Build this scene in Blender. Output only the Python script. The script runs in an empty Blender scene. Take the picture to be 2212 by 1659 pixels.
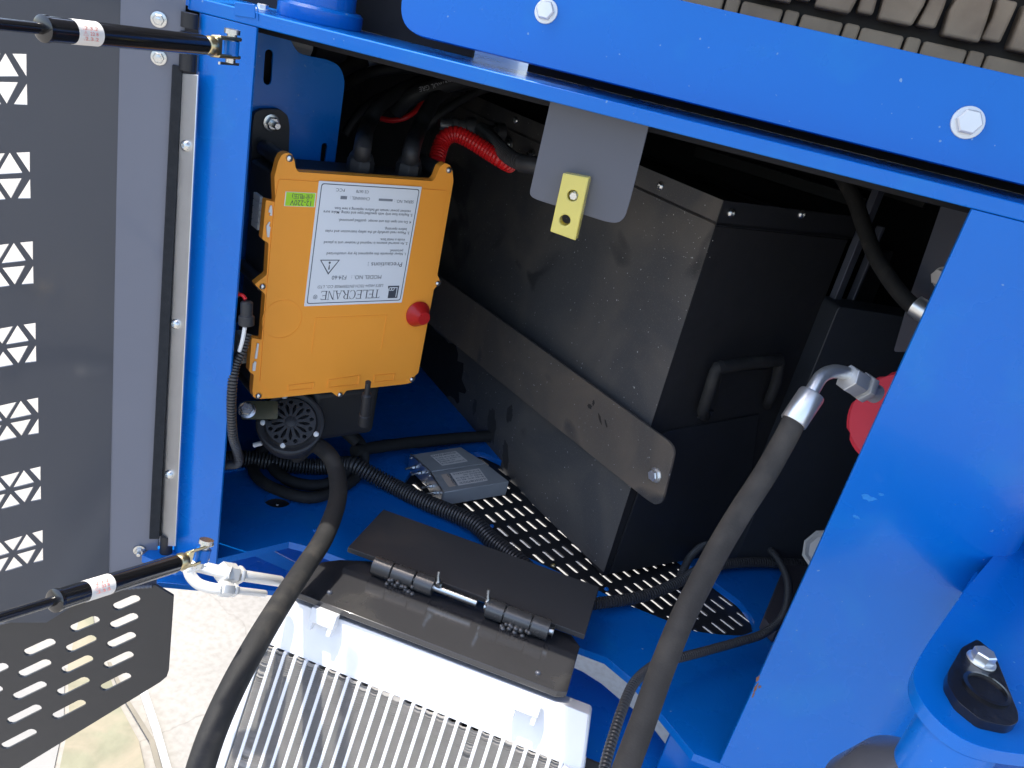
import bpy, bmesh, math, random
from mathutils import Vector, Matrix
random.seed(7)
V = Vector
# ------------------------------------------------------------------ camera, sky, sun, exposure
# the world is measured from the lens: X along the machine, Y into the compartment, Z up, metres
FL, CX, CY = 1720.0, 1106.0, 829.5
dn = V((210-CX, 4600-CY, FL)).normalized(); up = -dn
e1 = V((4036, 1905, -1720)); e1 = (e1 - dn*e1.dot(dn)).normalized()
yv = up.cross(e1); A_ = math.radians(13.3)
e1, yv = e1*math.cos(A_)+yv*math.sin(A_), -e1*math.sin(A_)+yv*math.cos(A_)
M = Matrix((e1, yv, up))
right, down, fwd = M.col[0], M.col[1], M.col[2]
sc = bpy.context.scene
cam = bpy.data.cameras.new("camera"); cam.lens = 36*FL/2212; cam.sensor_width = 36; cam.clip_start = .02; cam.clip_end = 500
camo = bpy.data.objects.new("camera", cam); sc.collection.objects.link(camo)
camo.matrix_world = Matrix((( right[0],-down[0],-fwd[0],0),(right[1],-down[1],-fwd[1],0),(right[2],-down[2],-fwd[2],0),(0,0,0,1)))
sc.camera = camo
SUN = V((-.30, -.02, .95)).normalized()
w = bpy.data.worlds.new("World"); sc.world = w; w.use_nodes = True
nt = w.node_tree; sky = nt.nodes.new("ShaderNodeTexSky"); sky.sky_type = 'NISHITA'; sky.sun_disc = False
sky.sun_elevation = math.asin(SUN.z); sky.sun_rotation = math.atan2(SUN.x, SUN.y); sky.dust_density = 3.0; sky.air_density = 1.0; sky.ozone_density = 1.0
nt.links.new(sky.outputs[0], nt.nodes["Background"].inputs[0]); nt.nodes["Background"].inputs[1].default_value = .15
sl = bpy.data.lights.new("sun", 'SUN'); sl.energy = 2.0; sl.angle = math.radians(.6); sl.color = (1, .95, .86)
so = bpy.data.objects.new("sun", sl); sc.collection.objects.link(so); so.rotation_euler = SUN.to_track_quat('Z', 'Y').to_euler()
sc.view_settings.view_transform = 'Standard'; sc.view_settings.look = 'None'; sc.view_settings.gamma = 1
sc.view_settings.exposure = 1.62

# ------------------------------------------------------------------ ray / plane survey helpers
def ray(u, v): return M @ V((u-CX, v-CY, FL))
def PY(u, v, y): r = ray(u, v); return r*(y/r.y)
def PZ(u, v, z): r = ray(u, v); return r*(z/r.z)
def PX(u, v, x): r = ray(u, v); return r*(x/r.x)
def PD(u, v, d): return ray(u, v)*(d/FL)
def PP(u, v, p, n): r = ray(u, v); return r*(p.dot(n)/r.dot(n))
class Plane:
    def __init__(s, p, n, ux=None):
        s.p = V(p); s.n = V(n).normalized()
        if s.n.dot(-s.p) < 0: s.n = -s.n
        s.ux = V(ux).normalized() if ux else V((0, 0, 1)).cross(s.n).normalized()
        s.uy = s.n.cross(s.ux).normalized()
    def at(s, u, v, off=0): return PP(u, v, s.p + s.n*off, s.n)
    def poly(s, pts, off=0): return [s.at(u, v, off) for u, v in pts]
    def loc(s, x, y, z=0): return s.p + s.ux*x + s.uy*y + s.n*z
def yaw(deg): a = math.radians(deg); return V((math.cos(a), math.sin(a), 0))

# ------------------------------------------------------------------ materials
MAT = {}
def mat(name, col, rough=.5, metal=0, coat=0, coat_r=.08, var=.06, vscale=30, bump=0, bscale=200, dirt=None, spec=.5, trans=0, ior=1.5, specks=None, rv=.18):
    if name in MAT: return MAT[name]
    m = bpy.data.materials.new(name); m.use_nodes = True; t = m.node_tree; N = t.nodes; L = t.links
    b = N["Principled BSDF"]; tc = N.new("ShaderNodeTexCoord"); co = tc.outputs["Object"]
    b.inputs["Metallic"].default_value = metal; b.inputs["IOR"].default_value = ior
    b.inputs["Coat Weight"].default_value = coat; b.inputs["Coat Roughness"].default_value = coat_r
    b.inputs["Specular IOR Level"].default_value = spec; b.inputs["Transmission Weight"].default_value = trans
    def noise(scale, detail=4, dist=0):
        n = N.new("ShaderNodeTexNoise"); n.inputs["Scale"].default_value = scale; n.inputs["Detail"].default_value = detail
        n.inputs["Distortion"].default_value = dist; L.new(co, n.inputs["Vector"]); return n.outputs["Fac"]
    def ramp(src, a, c, ca=(0, 0, 0, 1), cb=(1, 1, 1, 1)):
        r = N.new("ShaderNodeValToRGB"); r.color_ramp.elements[0].position = a; r.color_ramp.elements[1].position = c
        r.color_ramp.elements[0].color = ca; r.color_ramp.elements[1].color = cb; L.new(src, r.inputs[0]); return r.outputs[0]
    def mix(f, a, c):
        x = N.new("ShaderNodeMix"); x.data_type = 'RGBA'; L.new(f, x.inputs[0])
        for i, q in ((6, a), (7, c)):
            if isinstance(q, tuple): x.inputs[i].default_value = q+(1,) if len(q) == 3 else q
            else: L.new(q, x.inputs[i])
        return x.outputs[2]
    lo = tuple(c*(1-var) for c in col); hi = tuple(min(1, c*(1+var)) for c in col)
    nz = noise(vscale); c = mix(nz, lo, hi)
    if dirt:
        dc, ds, a, bb = dirt; c = mix(ramp(noise(ds, 6, .4), a, bb), c, dc)
    if specks:
        sc_, scl, th = specks
        c = mix(ramp(noise(scl, 1), th, th+.02), c, sc_)
    L.new(c, b.inputs["Base Color"])
    rr = N.new("ShaderNodeMapRange"); L.new(noise(vscale*1.7, 5), rr.inputs[0]); rr.inputs[3].default_value = max(.02, rough*(1-rv)); rr.inputs[4].default_value = min(1, rough*(1+rv))
    L.new(rr.outputs[0], b.inputs["Roughness"])
    if bump:
        bp = N.new("ShaderNodeBump"); bp.inputs["Strength"].default_value = bump; bp.inputs["Distance"].default_value = .001
        L.new(noise(bscale, 3), bp.inputs["Height"]); L.new(bp.outputs[0], b.inputs["Normal"])
    MAT[name] = m; return m
blue = mat('blue_paint', (.001, .138, .53), .28, 0, .14, .08, spec=.34, var=.07, vscale=7, bump=.10, bscale=420, dirt=((.004, .170, .53), 10, .55, .8), specks=((.16, .30, .55), 170, .775), rv=.38)
grey = mat('dark_grey_paint', (.072, .079, .102), .36, 0, .25, .15, var=.08, vscale=12, bump=.06, bscale=90, dirt=((.10, .105, .12), 9, .6, .85))
black = mat('black_paint', (.020, .021, .024), .48, var=.15, vscale=14, bump=.08, bscale=300, spec=.4)
blackm = mat('matt_black', (.020, .020, .022), .75, var=.15, spec=.25)
plast = mat('black_plastic', (.026, .027, .030), .5, var=.1, bump=.15, bscale=400, spec=.4)
rubber = mat('black_rubber', (.022, .022, .022), .72, var=.2, vscale=60, bump=.25, bscale=500, dirt=((.06, .055, .048), 30, .55, .85), spec=.3)
hosem = mat('hose_rubber', (.042, .038, .034), .78, var=.25, vscale=50, bump=.3, bscale=420, dirt=((.085, .074, .062), 18, .42, .75), spec=.3)
foam = mat('foam_strip', (.030, .032, .036), .95, var=.25, vscale=120, bump=.9, bscale=260, spec=.1)
orange = mat('orange_plastic', (.98, .375, .045), .40, var=.03, vscale=20, bump=.12, bscale=700, dirt=((.90, .33, .04), 16, .68, .95), spec=.35)
redp = mat('red_plastic', (.62, .012, .014), .35, var=.06, bump=.05)
redb = mat('red_button', (.60, .02, .02), .3, trans=.25, var=.1, vscale=60)
redc = mat('red_cap', (.82, .05, .08), .5, var=.08, bump=.1)
steel = mat('zinc_steel', (.62, .63, .62), .28, 1, var=.1, vscale=80, bump=.1, bscale=300)
yz = mat('yellow_zinc', (.62, .52, .30), .3, 1, var=.2, vscale=60, bump=.1)
alu = mat('aluminium', (.80, .81, .82), .38, 1, var=.05, vscale=40, bump=.12, bscale=220)
alur = mat('raw_aluminium', (.80, .81, .83), .6, .2, var=.04, vscale=25, bump=.1, bscale=160)
finm = mat('fin_aluminium', (.25, .24, .225), .8, 0, var=.15, vscale=80)
cond = mat('conduit_plastic', (.042, .042, .044), .38, var=.1, spec=.55)
white = mat('white_paper', (.80, .83, .86), .4, var=.02)
offw = mat('sticker_white', (.82, .78, .72), .5, var=.03)
ink = mat('ink', (.06, .07, .09), .5, var=.02)
inkr = mat('red_ink', (.75, .16, .12), .5)
green = mat('green_sticker', (.42, .75, .03), .45, var=.03)
yellow = mat('yellow_acrylic', (.94, .82, .22), .2, var=.05, trans=.45, ior=1.45, coat=.3)
satin = mat('satin_zinc', (.84, .84, .82), .33, .85, var=.06, vscale=60, bump=.06)
zwhite = mat('zinc_white', (.72, .72, .70), .38, .4, var=.05)
whitep = mat('white_nylon', (.75, .77, .78), .4, var=.03)
pinkw = mat('grey_translucent', (.42, .44, .44), .35, trans=.2, var=.1)

def crackle(m):
    t = m.node_tree; N = t.nodes; L = t.links; b = N["Principled BSDF"]; src = b.inputs["Base Color"].links[0].from_socket
    tc = N.new("ShaderNodeTexCoord"); vo = N.new("ShaderNodeTexVoronoi"); vo.feature = 'DISTANCE_TO_EDGE'; vo.inputs["Scale"].default_value = 1.3
    nz = N.new("ShaderNodeTexNoise"); nz.inputs["Scale"].default_value = 6; nz.inputs["Detail"].default_value = 6; mx = N.new("ShaderNodeMix"); mx.data_type = 'RGBA'; mx.inputs[0].default_value = .12
    L.new(tc.outputs["Object"], nz.inputs["Vector"]); L.new(tc.outputs["Object"], mx.inputs[6]); L.new(nz.outputs["Color"], mx.inputs[7]); L.new(mx.outputs[2], vo.inputs["Vector"])
    r = N.new("ShaderNodeValToRGB"); r.color_ramp.elements[0].position = .0005; r.color_ramp.elements[1].position = .003; L.new(vo.outputs[0], r.inputs[0])
    n2 = N.new("ShaderNodeTexNoise"); n2.inputs["Scale"].default_value = 70; n2.inputs["Detail"].default_value = 2; L.new(tc.outputs["Object"], n2.inputs["Vector"])
    r2 = N.new("ShaderNodeValToRGB"); r2.color_ramp.elements[0].position = .30; r2.color_ramp.elements[1].position = .60; r2.color_ramp.elements[0].color = (.86, .85, .84, 1); L.new(n2.outputs[0], r2.inputs[0])
    x = N.new("ShaderNodeMix"); x.data_type = 'RGBA'; L.new(r.outputs[0], x.inputs[0]); x.inputs[6].default_value = (.26, .245, .22, 1); L.new(src, x.inputs[7])
    y = N.new("ShaderNodeMix"); y.data_type = 'RGBA'; y.blend_type = 'MULTIPLY'; y.inputs[0].default_value = 1; L.new(x.outputs[2], y.inputs[6]); L.new(r2.outputs[0], y.inputs[7]); L.new(y.outputs[2], b.inputs["Base Color"])
def dusty(nm='dusty_black', k=(1, 1, 1)):
    m = mat(nm, (.030, .030, .031), .55, var=.2, vscale=10, bump=.15, bscale=350, spec=.4)
    t = m.node_tree; N = t.nodes; L = t.links; b = N["Principled BSDF"]
    tc = N.new("ShaderNodeTexCoord")
    def noise(s, d, di=0):
        n = N.new("ShaderNodeTexNoise"); n.inputs["Scale"].default_value = s; n.inputs["Detail"].default_value = d; n.inputs["Distortion"].default_value = di; L.new(tc.outputs["Object"], n.inputs["Vector"]); return n.outputs["Fac"]
    def ramp(src, a, c):
        r = N.new("ShaderNodeValToRGB"); r.color_ramp.elements[0].position = a; r.color_ramp.elements[1].position = c; L.new(src, r.inputs[0]); return r.outputs[0]
    def mix(f, a, c):
        x = N.new("ShaderNodeMix"); x.data_type = 'RGBA'; L.new(f, x.inputs[0])
        for i, q in ((6, a), (7, c)):
            if isinstance(q, tuple): x.inputs[i].default_value = q+(1,)
            else: L.new(q, x.inputs[i])
        return x.outputs[2]
    K = lambda *c: tuple(a*b_ for a, b_ in zip(c, k))
    c0 = mix(noise(4, 2), K(.058, .059, .064), K(.098, .097, .096))
    c1 = mix(ramp(noise(6, 3, .6), .42, .66), c0, K(.130, .118, .106))
    c2 = mix(ramp(noise(6.5, 2, .9), .60, .66), c1, (.048, .048, .049))
    c3 = mix(ramp(noise(210, 1), .76, .78), c2, (.42, .42, .42))
    c4 = mix(ramp(noise(900, 0), .70, .8), c3, (.16, .15, .135))
    L.new(c4, b.inputs["Base Color"]); return m
dust = dusty(); sdust = dusty('strap_dust', (1.25, 1.10, .94))

# ------------------------------------------------------------------ mesh building
class MB:
    def __init__(s): s.v = []; s.f = []
    def add(s, vs, fs):
        o = len(s.v); s.v += [V(x) for x in vs]; s.f += [tuple(i+o for i in f) for f in fs]; return s
    def box(s, c, a, b, d):      # centre and three half-axes
        c = V(c); a = V(a); b = V(b); d = V(d)
        vs = [c+a*i+b*j+d*k for k in (-1, 1) for j in (-1, 1) for i in (-1, 1)]
        return s.add(vs, [(0, 2, 3, 1), (4, 5, 7, 6), (0, 1, 5, 4), (2, 6, 7, 3), (0, 4, 6, 2), (1, 3, 7, 5)])
    def bx(s, x0, x1, y0, y1, z0, z1):
        return s.box(((x0+x1)/2, (y0+y1)/2, (z0+z1)/2), ((x1-x0)/2, 0, 0), (0, (y1-y0)/2, 0), (0, 0, (z1-z0)/2))
    def prism(s, top, off):      # convex or simple polygon extruded by a vector
        n = len(top); off = V(off); vs = [V(p) for p in top]+[V(p)+off for p in top]
        return s.add(vs, [tuple(range(n)), tuple(range(2*n-1, n-1, -1))]+[(i, (i+1) % n, n+(i+1) % n, n+i) for i in range(n)])
    def lathe(s, p, ax, prof, n=24, ref=None, squash=None):    # prof: (radius, height)
        p = V(p); ax = V(ax).normalized(); a = (V(ref) if ref else (V((0, 0, 1)) if abs(ax.z) < .9 else V((1, 0, 0)))); a = (a-ax*a.dot(ax)).normalized(); b = ax.cross(a)
        vs = []
        for r, h in prof:
            for i in range(n):
                t = 2*math.pi*(i+.5)/n; vs.append(p+ax*h+(a*math.cos(t)+b*math.sin(t))*r)
        fs = []
        for k in range(len(prof)-1):
            for i in range(n): fs.append((k*n+i, k*n+(i+1) % n, (k+1)*n+(i+1) % n, (k+1)*n+i))
        if prof[0][0] > 1e-6: fs.append(tuple(range(n-1, -1, -1)))
        if prof[-1][0] > 1e-6: fs.append(tuple((len(prof)-1)*n+i for i in range(n)))
        return s.add(vs, fs)
    def cyl(s, p0, p1, r, r2=None, n=20):
        p0 = V(p0); p1 = V(p1); return s.lathe(p0, p1-p0, [(r, 0), (r if r2 is None else r2, (p1-p0).length)], n)
    def tube(s, pts, r, n=14, res=10, rib=0, pitch=.0036, cap=True):
        P = spline(pts, res)
        if rib:
            P = resample(P, pitch/4)
        T = [(P[min(i+1, len(P)-1)]-P[max(i-1, 0)]).normalized() for i in range(len(P))]
        a = T[0].orthogonal().normalized(); vs = []
        for i, p in enumerate(P):
            a = (a-T[i]*a.dot(T[i])).normalized(); b = T[i].cross(a)
            rr = r(i/(len(P)-1)) if callable(r) else r
            if rib: rr = rr*(1+rib*(1, 1, .7, -1.5)[i % 4]*.4)
            for k in range(n):
                t = 2*math.pi*k/n; vs.append(p+(a*math.cos(t)+b*math.sin(t))*rr)
        fs = [(i*n+k, i*n+(k+1) % n, (i+1)*n+(k+1) % n, (i+1)*n+k) for i in range(len(P)-1) for k in range(n)]
        if cap: fs += [tuple(range(n-1, -1, -1)), tuple((len(P)-1)*n+k for k in range(n))]
        return s.add(vs, fs)
    def plate(s, outer, holes, off):     # outline with holes, extruded by vector off
        off = V(off); bm = bmesh.new(); n = off.normalized(); loops = [outer]+list(holes); bvs = []
        for lp in loops:
            q = [bm.verts.new(V(p)) for p in lp]; bvs.append(q)
            for i in range(len(q)): bm.edges.new((q[i], q[(i+1) % len(q)]))
        bmesh.ops.triangle_fill(bm, use_beauty=True, use_dissolve=False, edges=bm.edges[:], normal=n)
        bm.verts.index_update(); vs = [v.co.copy() for v in bm.verts]; fs = [tuple(v.index for v in f.verts) for f in bm.faces]; m = len(vs)
        allf = list(fs)+[tuple(m+i for i in reversed(f)) for f in fs]
        for q in bvs:
            idx = [v.index for v in q]
            for i in range(len(idx)): a, b = idx[i], idx[(i+1) % len(idx)]; allf.append((a, b, b+m, a+m))
        bm.free(); return s.add(vs+[v+off for v in vs], allf)
def spline(pts, res):
    P = [V(p) for p in pts]
    if len(P) < 3 or res <= 1: return P
    Q = [P[0]*2-P[1]]+P+[P[-1]*2-P[-2]]; out = []
    for i in range(1, len(Q)-2):
        for k in range(res):
            t = k/res; a, b, c, d = Q[i-1], Q[i], Q[i+1], Q[i+2]
            out.append(.5*((2*b)+(c-a)*t+(2*a-5*b+4*c-d)*t*t+(3*b-a-3*c+d)*t**3))
    return out+[P[-1]]
def resample(P, step):
    out = [P[0]]; acc = 0
    for i in range(1, len(P)):
        seg = (P[i]-P[i-1]).length; d = step-acc
        while d <= seg: out.append(P[i-1].lerp(P[i], d/seg)); d += step
        acc = (acc+seg) % step if False else seg-(d-step)
    return out
WO = {}
def thing(name, label, cat, loc=(0, 0, 0), group=None):
    o = bpy.data.objects.new(name, None); sc.collection.objects.link(o); o.location = loc; o.empty_display_size = .02
    o['label'] = label; o['category'] = cat
    if group: o['group'] = group
    WO[o.name] = V(loc); return o
def tag(o, label, cat, group=None):
    o['label'] = label; o['category'] = cat
    if group: o['group'] = group
    return o
def obj(name, mb, m, parent=None, smooth=35, bevel=0, seg=2, org=None, kind=None, label=None):
    me = bpy.data.meshes.new(name)
    if isinstance(mb, MB):
        o_ = WO[parent.name] if parent else (V(org) if org is not None else (sum(mb.v, V())/len(mb.v)))
        me.from_pydata([tuple(v-o_) for v in mb.v], [], mb.f); me.validate()
        bm = bmesh.new(); bm.from_mesh(me); bmesh.ops.recalc_face_normals(bm, faces=bm.faces); bm.to_mesh(me); bm.free()
    me.materials.append(m)
    if smooth:
        me.shade_smooth(); me.set_sharp_from_angle(angle=math.radians(smooth))
    o = bpy.data.objects.new(name, me); sc.collection.objects.link(o)
    if parent: o.parent = parent; WO[o.name] = o_
    else: o.location = o_; WO[o.name] = V(o_)
    if bevel:
        b = o.modifiers.new('bevel', 'BEVEL'); b.width = bevel; b.segments = seg; b.limit_method = 'ANGLE'; b.angle_limit = math.radians(40)
        b.harden_normals = False
    if kind: o['kind'] = kind
    if label: o['label'] = label
    return o
def text(body, size, o, ux, uy, m, parent, name='printed_text', w=None, align='LEFT', thick=.00008, shear=0, bold=0):
    cu = bpy.data.curves.new(name, 'FONT'); cu.body = body; cu.size = 1; cu.align_x = align; cu.shear = shear; cu.resolution_u = 3; cu.offset = bold
    t = bpy.data.objects.new('tmp', cu); sc.collection.objects.link(t)
    dg = bpy.context.evaluated_depsgraph_get(); me0 = bpy.data.meshes.new_from_object(t.evaluated_get(dg))
    vs = [v.co.copy() for v in me0.vertices]; fs = [tuple(p.vertices) for p in me0.polygons]
    bpy.data.objects.remove(t); bpy.data.meshes.remove(me0)
    if not vs: return None
    x0 = min(v.x for v in vs); x1 = max(v.x for v in vs); sx = size if w is None else w/(x1-x0)
    ux = V(ux).normalized(); uy = V(uy).normalized(); mb = MB()
    x00 = x0 if align == 'LEFT' else 0
    mb.add([V(o)+ux*((v.x-x00)*sx)+uy*(v.y*size) for v in vs], fs)
    me = bpy.data.meshes.new(name); oo = WO[parent.name]; me.from_pydata([tuple(v-oo) for v in mb.v], [], mb.f); me.materials.append(m)
    ob = bpy.data.objects.new(name, me); sc.collection.objects.link(ob); ob.parent = parent; WO[ob.name] = oo; return ob
def hexbolt(name, p, ax, r, parent=None, m=None, washer=1.35, h=None, stud=0, dome=False, rot=None):
    m = m or steel; p = V(p); ax = V(ax).normalized(); h = h or r*.75; b = MB()
    if washer: b.lathe(p, ax, [(r*washer*.96, -.0003), (r*washer, .0004), (r*washer*.97, .0016), (r*.95, .0022)], 28)
    z = .0018 if washer else 0
    b.lathe(p, ax, [(r, z), (r, z+h*.85), (r*.88, z+h), (r*.86, z+h)], 6, ref=rot)
    if stud: b.lathe(p, ax, [(r*.52, z), (r*.52, z+h+stud*.9), (r*.42, z+h+stud)], 14)
    return obj(name, b, m, parent, smooth=25)
def domebolt(name, p, ax, r, parent=None, m=None):
    m = m or steel; b = MB(); b.lathe(p, ax, [(r*1.0, -.0002), (r, .0006), (r*.92, r*.35), (r*.72, r*.62), (r*.45, r*.74), (r*.42, r*.4), (.0001, r*.4)], 20)
    return obj(name, b, m, parent, smooth=30)
def panscrew(name, p, ax, r, parent):
    b = MB(); b.lathe(p, ax, [(r, -.0002), (r, .0008), (r*.8, r*.55), (r*.4, r*.75), (.0001, r*.8)], 18)
    o = obj(name, b, steel, parent); ax = V(ax).normalized(); a = ax.orthogonal().normalized(); c = ax.cross(a); b = MB()
    for q, s_ in ((a, c), (c, a)): b.box(V(p)+ax*r*.78, q*r*.55, s_*r*.09, ax*r*.08)
    return o
def rounded(pts, rad, n=5):      # round the corners of a 3-D polygon
    out = []; N_ = len(pts)
    for i in range(N_):
        p = V(pts[i]); a = V(pts[i-1])-p; b = V(pts[(i+1) % N_])-p
        rr = rad[i] if isinstance(rad, (list, tuple)) else rad
        if rr <= 0: out.append(p); continue
        ra = min(rr, a.length*.45); rb = min(rr, b.length*.45); A = p+a.normalized()*ra; B = p+b.normalized()*rb
        for k in range(n+1): t = k/n; out.append(A*(1-t)**2+p*2*t*(1-t)+B*t*t)
    return out
def slot(c, ax, bx, L_, r, n=5):   # stadium outline
    c = V(c); ax = V(ax).normalized(); bx = V(bx).normalized(); out = []
    for s_ in (1, -1):
        for k in range(n+1):
            t = math.pi*(k/n)-math.pi/2; out.append(c+ax*s_*(L_/2-r)+(ax*math.cos(t)*s_+bx*math.sin(t)*s_)*r)
    return out
def circ(c, a, b, r, n=20): return [V(c)+(V(a)*math.cos(2*math.pi*i/n)+V(b)*math.sin(2*math.pi*i/n))*r for i in range(n)]

# ------------------------------------------------------------------ the setting
GZ = -1.45; FZ = -.77; Y0 = .80
gm = mat('concrete', (.33, .315, .285), .85, var=.10, vscale=3, bump=.3, bscale=60, dirt=((.27, .258, .235), 2.2, .45, .75), spec=.2)
crackle(gm)
g = MB(); g.add([(-60, -60, GZ), (60, -60, GZ), (60, 60, GZ), (-60, 60, GZ)], [(0, 1, 2, 3)])
o = obj('ground', g, gm, smooth=0, org=(0, 0, GZ)); o['kind'] = 'structure'
def strip(name, pts, dz, m):
    b = MB(); P = [PZ(u, v, GZ+dz) for u, v in pts]; b.plate(P, [], (0, 0, -.003)); o = obj(name, b, m, smooth=0); o['kind'] = 'structure'; return o
grass = mat('dry_verge', (.22, .215, .15), .95, var=.5, vscale=14, bump=1, bscale=80, dirt=((.30, .26, .19), 9, .45, .62), spec=.1)
strip('verge', [(120, 1700), (150, 1560), (146, 1440), (180, 1300), (196, 1300), (212, 1400), (240, 1470), (262, 1530), (300, 1600), (322, 1700)], .008, grass)
strip('kerb_joint', [(262, 1500), (232, 1430), (240, 1430), (275, 1505), (335, 1600), (360, 1700), (348, 1700), (322, 1600)], .014, mat('joint_dirt', (.20, .18, .14), .95, var=.4, vscale=20))
strip('painted_line', [(300, 1490), (316, 1485), (345, 1570), (382, 1700), (364, 1700), (330, 1580)], .014, mat('line_paint', (.46, .46, .44), .7, var=.04))
strip('path', [(-200, 1420), (140, 1440), (138, 1560), (108, 1700), (-200, 1700)], .004, mat('grey_path', (.26, .255, .24), .9, var=.15, vscale=8, bump=.5, bscale=60))

# ------------------------------------------------------------------ machine frame
fr = thing('machine_frame', 'bright blue painted steel frame round the open compartment', 'machine frame', (-.2, .8, FZ))
XL, XR = -.573, .2165
# left post: bent sheet, front face with a rounded outer bend
def sheet(profile, z0, z1, th):      # profile in XY, thickness to the left of travel
    n = len(profile); inn = []
    for i in range(n):
        a = V(profile[max(i-1, 0)]); b = V(profile[min(i+1, n-1)]); d = (b-a).normalized(); inn.append(V(profile[i])+V((-d.y, d.x))*th)
    lp = [V((p[0], p[1], z0)) for p in profile]+[V((p.x, p.y, z0)) for p in reversed(inn)]
    b = MB(); b.prism(lp, (0, 0, z1-z0)); return b
prof = [(XL-.004, .845)]+[(XL-.004+.014*(1-math.cos(t)), Y0+.014*(1-math.sin(t))) for t in [k*math.pi/2/6 for k in range(7)]]+[(-.502, Y0)]
obj('left_post', sheet(prof, FZ, -.0625, .004), blue, fr, bevel=.0006)
# right post: wide face rolling away to the right
prof = [(XR, Y0), (XR+.12, Y0)]+[(XR+.12+.09*math.sin(t), Y0+.09*(1-math.cos(t))) for t in [k*math.pi/2/9 for k in range(1, 10)]]+[(XR+.21, 1.1)]
obj('right_post', sheet(prof, FZ, -.0625, .005), blue, fr, bevel=.0006)
# top plate, its front edge is the light line across the top of the opening
b = MB(); b.bx(-.585, 1.3, Y0, 1.75, -.062, -.048); obj('top_plate', b, blue, fr, bevel=.0012)
for (u0, v0, u1, v1) in ((508, 4, 552, 40), (556, 12, 559, 46)):
    q = [PY(u0, v0, Y0), PY(u1, v0+6, Y0), PY(u1, v1, Y0), PY(u0, v1-6, Y0)]
    b = MB(); b.prism(q, (0, -.0012, 0)); obj('welded_pad', b, blue, fr, bevel=.0005)
# upper beam
YB = .845
lo = [PY(945, 62, YB), PY(1474, 214, YB), PY(2260, 442, YB)]; z0 = (lo[0].z+lo[1].z+lo[2].z)/3
z1 = (PY(1600, 17, YB).z+PY(2150, 160, YB).z)/2
xl = PY(870, -8, YB).x
c = [V((xl-.003, YB+.016, z1)), V((xl-.003, YB, z0)), V((1.35, YB, z0)), V((1.35, YB+.016, z1))]; BP = Plane((0, YB, z0), V((0, -(z1-z0), .016)), (1, 0, 0))
b = MB(); b.plate(rounded(c, [.0, .034, .0, .0], 10), [], -BP.n*.008); beam = obj('upper_beam', b, blue, fr, bevel=.0015)
b = MB(); b.bx(xl+.03, 1.35, YB+.025, YB+.10, z1-.012, z1-.004); obj('beam_flange', b, blue, fr, bevel=.002)
for (u, v, r) in ((1180, 25, .0120), (2090, 265, .0148)):
    o = hexbolt('beam_bolt', BP.at(u, v), BP.n, r*.78, beam, zwhite, washer=1.28, h=.007)
xa = PY(962, 72, YB).x; xb = PY(1094, 105, YB).x
for (x0, x1, zt_) in ((PZ(790, 20, -.048).x, xa, .3), (xb, 1.35, z0+.02)):
    b = MB(); b.bx(x0, x1, YB+.10, YB+.106, -.0478, zt_); obj('gap_blocker', b, blackm if x0 < -.1 else blue, fr)  # sheets added to block bright sky reflecting in the top plate
# studs standing in the gap under the beam
for (u, v) in ((1273, 180), (1377, 206)):
    p = PZ(u, v, -.048); b = MB(); b.lathe(p, (0, 0, 1), [(.0105, .0), (.0105, .0015), (.0075, .0016)], 20); b.lathe(p, (0, 0, 1), [(.0068, .0015), (.0068, .007), (.006, .0075)], 6); b.lathe(p, (0, 0, 1), [(.0035, .006), (.0035, .012)], 12)
    obj('gap_bolt', b, steel, fr)
# things on the left end of the top plate
p = PY(694, 12, .890)
b = MB(); b.lathe(V((p.x, .890, -.0478)), (0, 0, 1), [(.046, 0), (.047, .002), (.047, .014), (.044, .017), (.038, .018), (.038, .12)], 40); obj('round_fitting', b, blue, fr)
hexbolt('fitting_bolt', V((p.x-.055, .862, -.048)), (0, 0, 1), .006, fr, satin)
b = MB(); q = PZ(840, 30, -.048)
b.bx(q.x-.045, q.x+.30, q.y+.07, q.y+.16, -.048, .22); obj('top_housing', b, black, fr, bevel=.004)
b = MB(); b.bx(-.62, q.x-.05, 1.02, 1.04, -.048, .3); obj('rear_wall', b, blue, fr, bevel=.002)
b = MB()
for k in range(5):
    c_ = V((q.x-.015+.022*k, q.y+.035, -.044)); b.lathe(c_, (0, 0, 1), [(.010, 0), (.010, .03), (.007, .032), (.007, .09)], 14)
obj('valve_stems', b, steel, fr)
# floor plate
op = [(884, 1058), (872, 1040), (892, 1012), (960, 985), (1040, 975), (1350, 1120), (1540, 1255), (1600, 1300), (1628, 1336), (1631, 1362), (1604, 1373), (1560, 1371), (1500, 1364), (1370, 1312), (1110, 1190), (985, 1115), (915, 1085)]
op3 = rounded([PZ(u, v, FZ) for u, v in op], .01, 3)
outer = [V((-.60, .8455, FZ)), V((-.815, .8455, FZ)), V((-.815, 1.75, FZ)), V((.75, 1.75, FZ)), V((.75, .80, FZ))] + [V((.62, .80, FZ)), V((.27, .80, FZ)), V((.184, .80, FZ)), V((.094, .887, FZ)), V((.05, .911, FZ)), V((-.41, .911, FZ)), V((-.448, .905, FZ)), V((-.545, .772, FZ)), V((-.60, .772, FZ))]
hole = circ(PZ(600, 1080, FZ), (1, 0, 0), (0, 1, 0), .021)
b = MB(); b.plate(outer, [op3, hole], (0, 0, -.012)); fl = obj('floor_plate', b, blue, fr, bevel=.001)
b = MB(); c_ = PZ(600, 1080, FZ); b.lathe(c_+V((0, 0, -.022)), (0, 0, 1), [(.024, 0), (.024, .009), (.006, .012), (.0001, .012)], 20); obj('hole_plug', b, rubber, fr)
hexbolt('plug_bolt', c_+V((0, 0, -.010)), (0, 0, 1), .003, fr, steel, washer=0)
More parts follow.
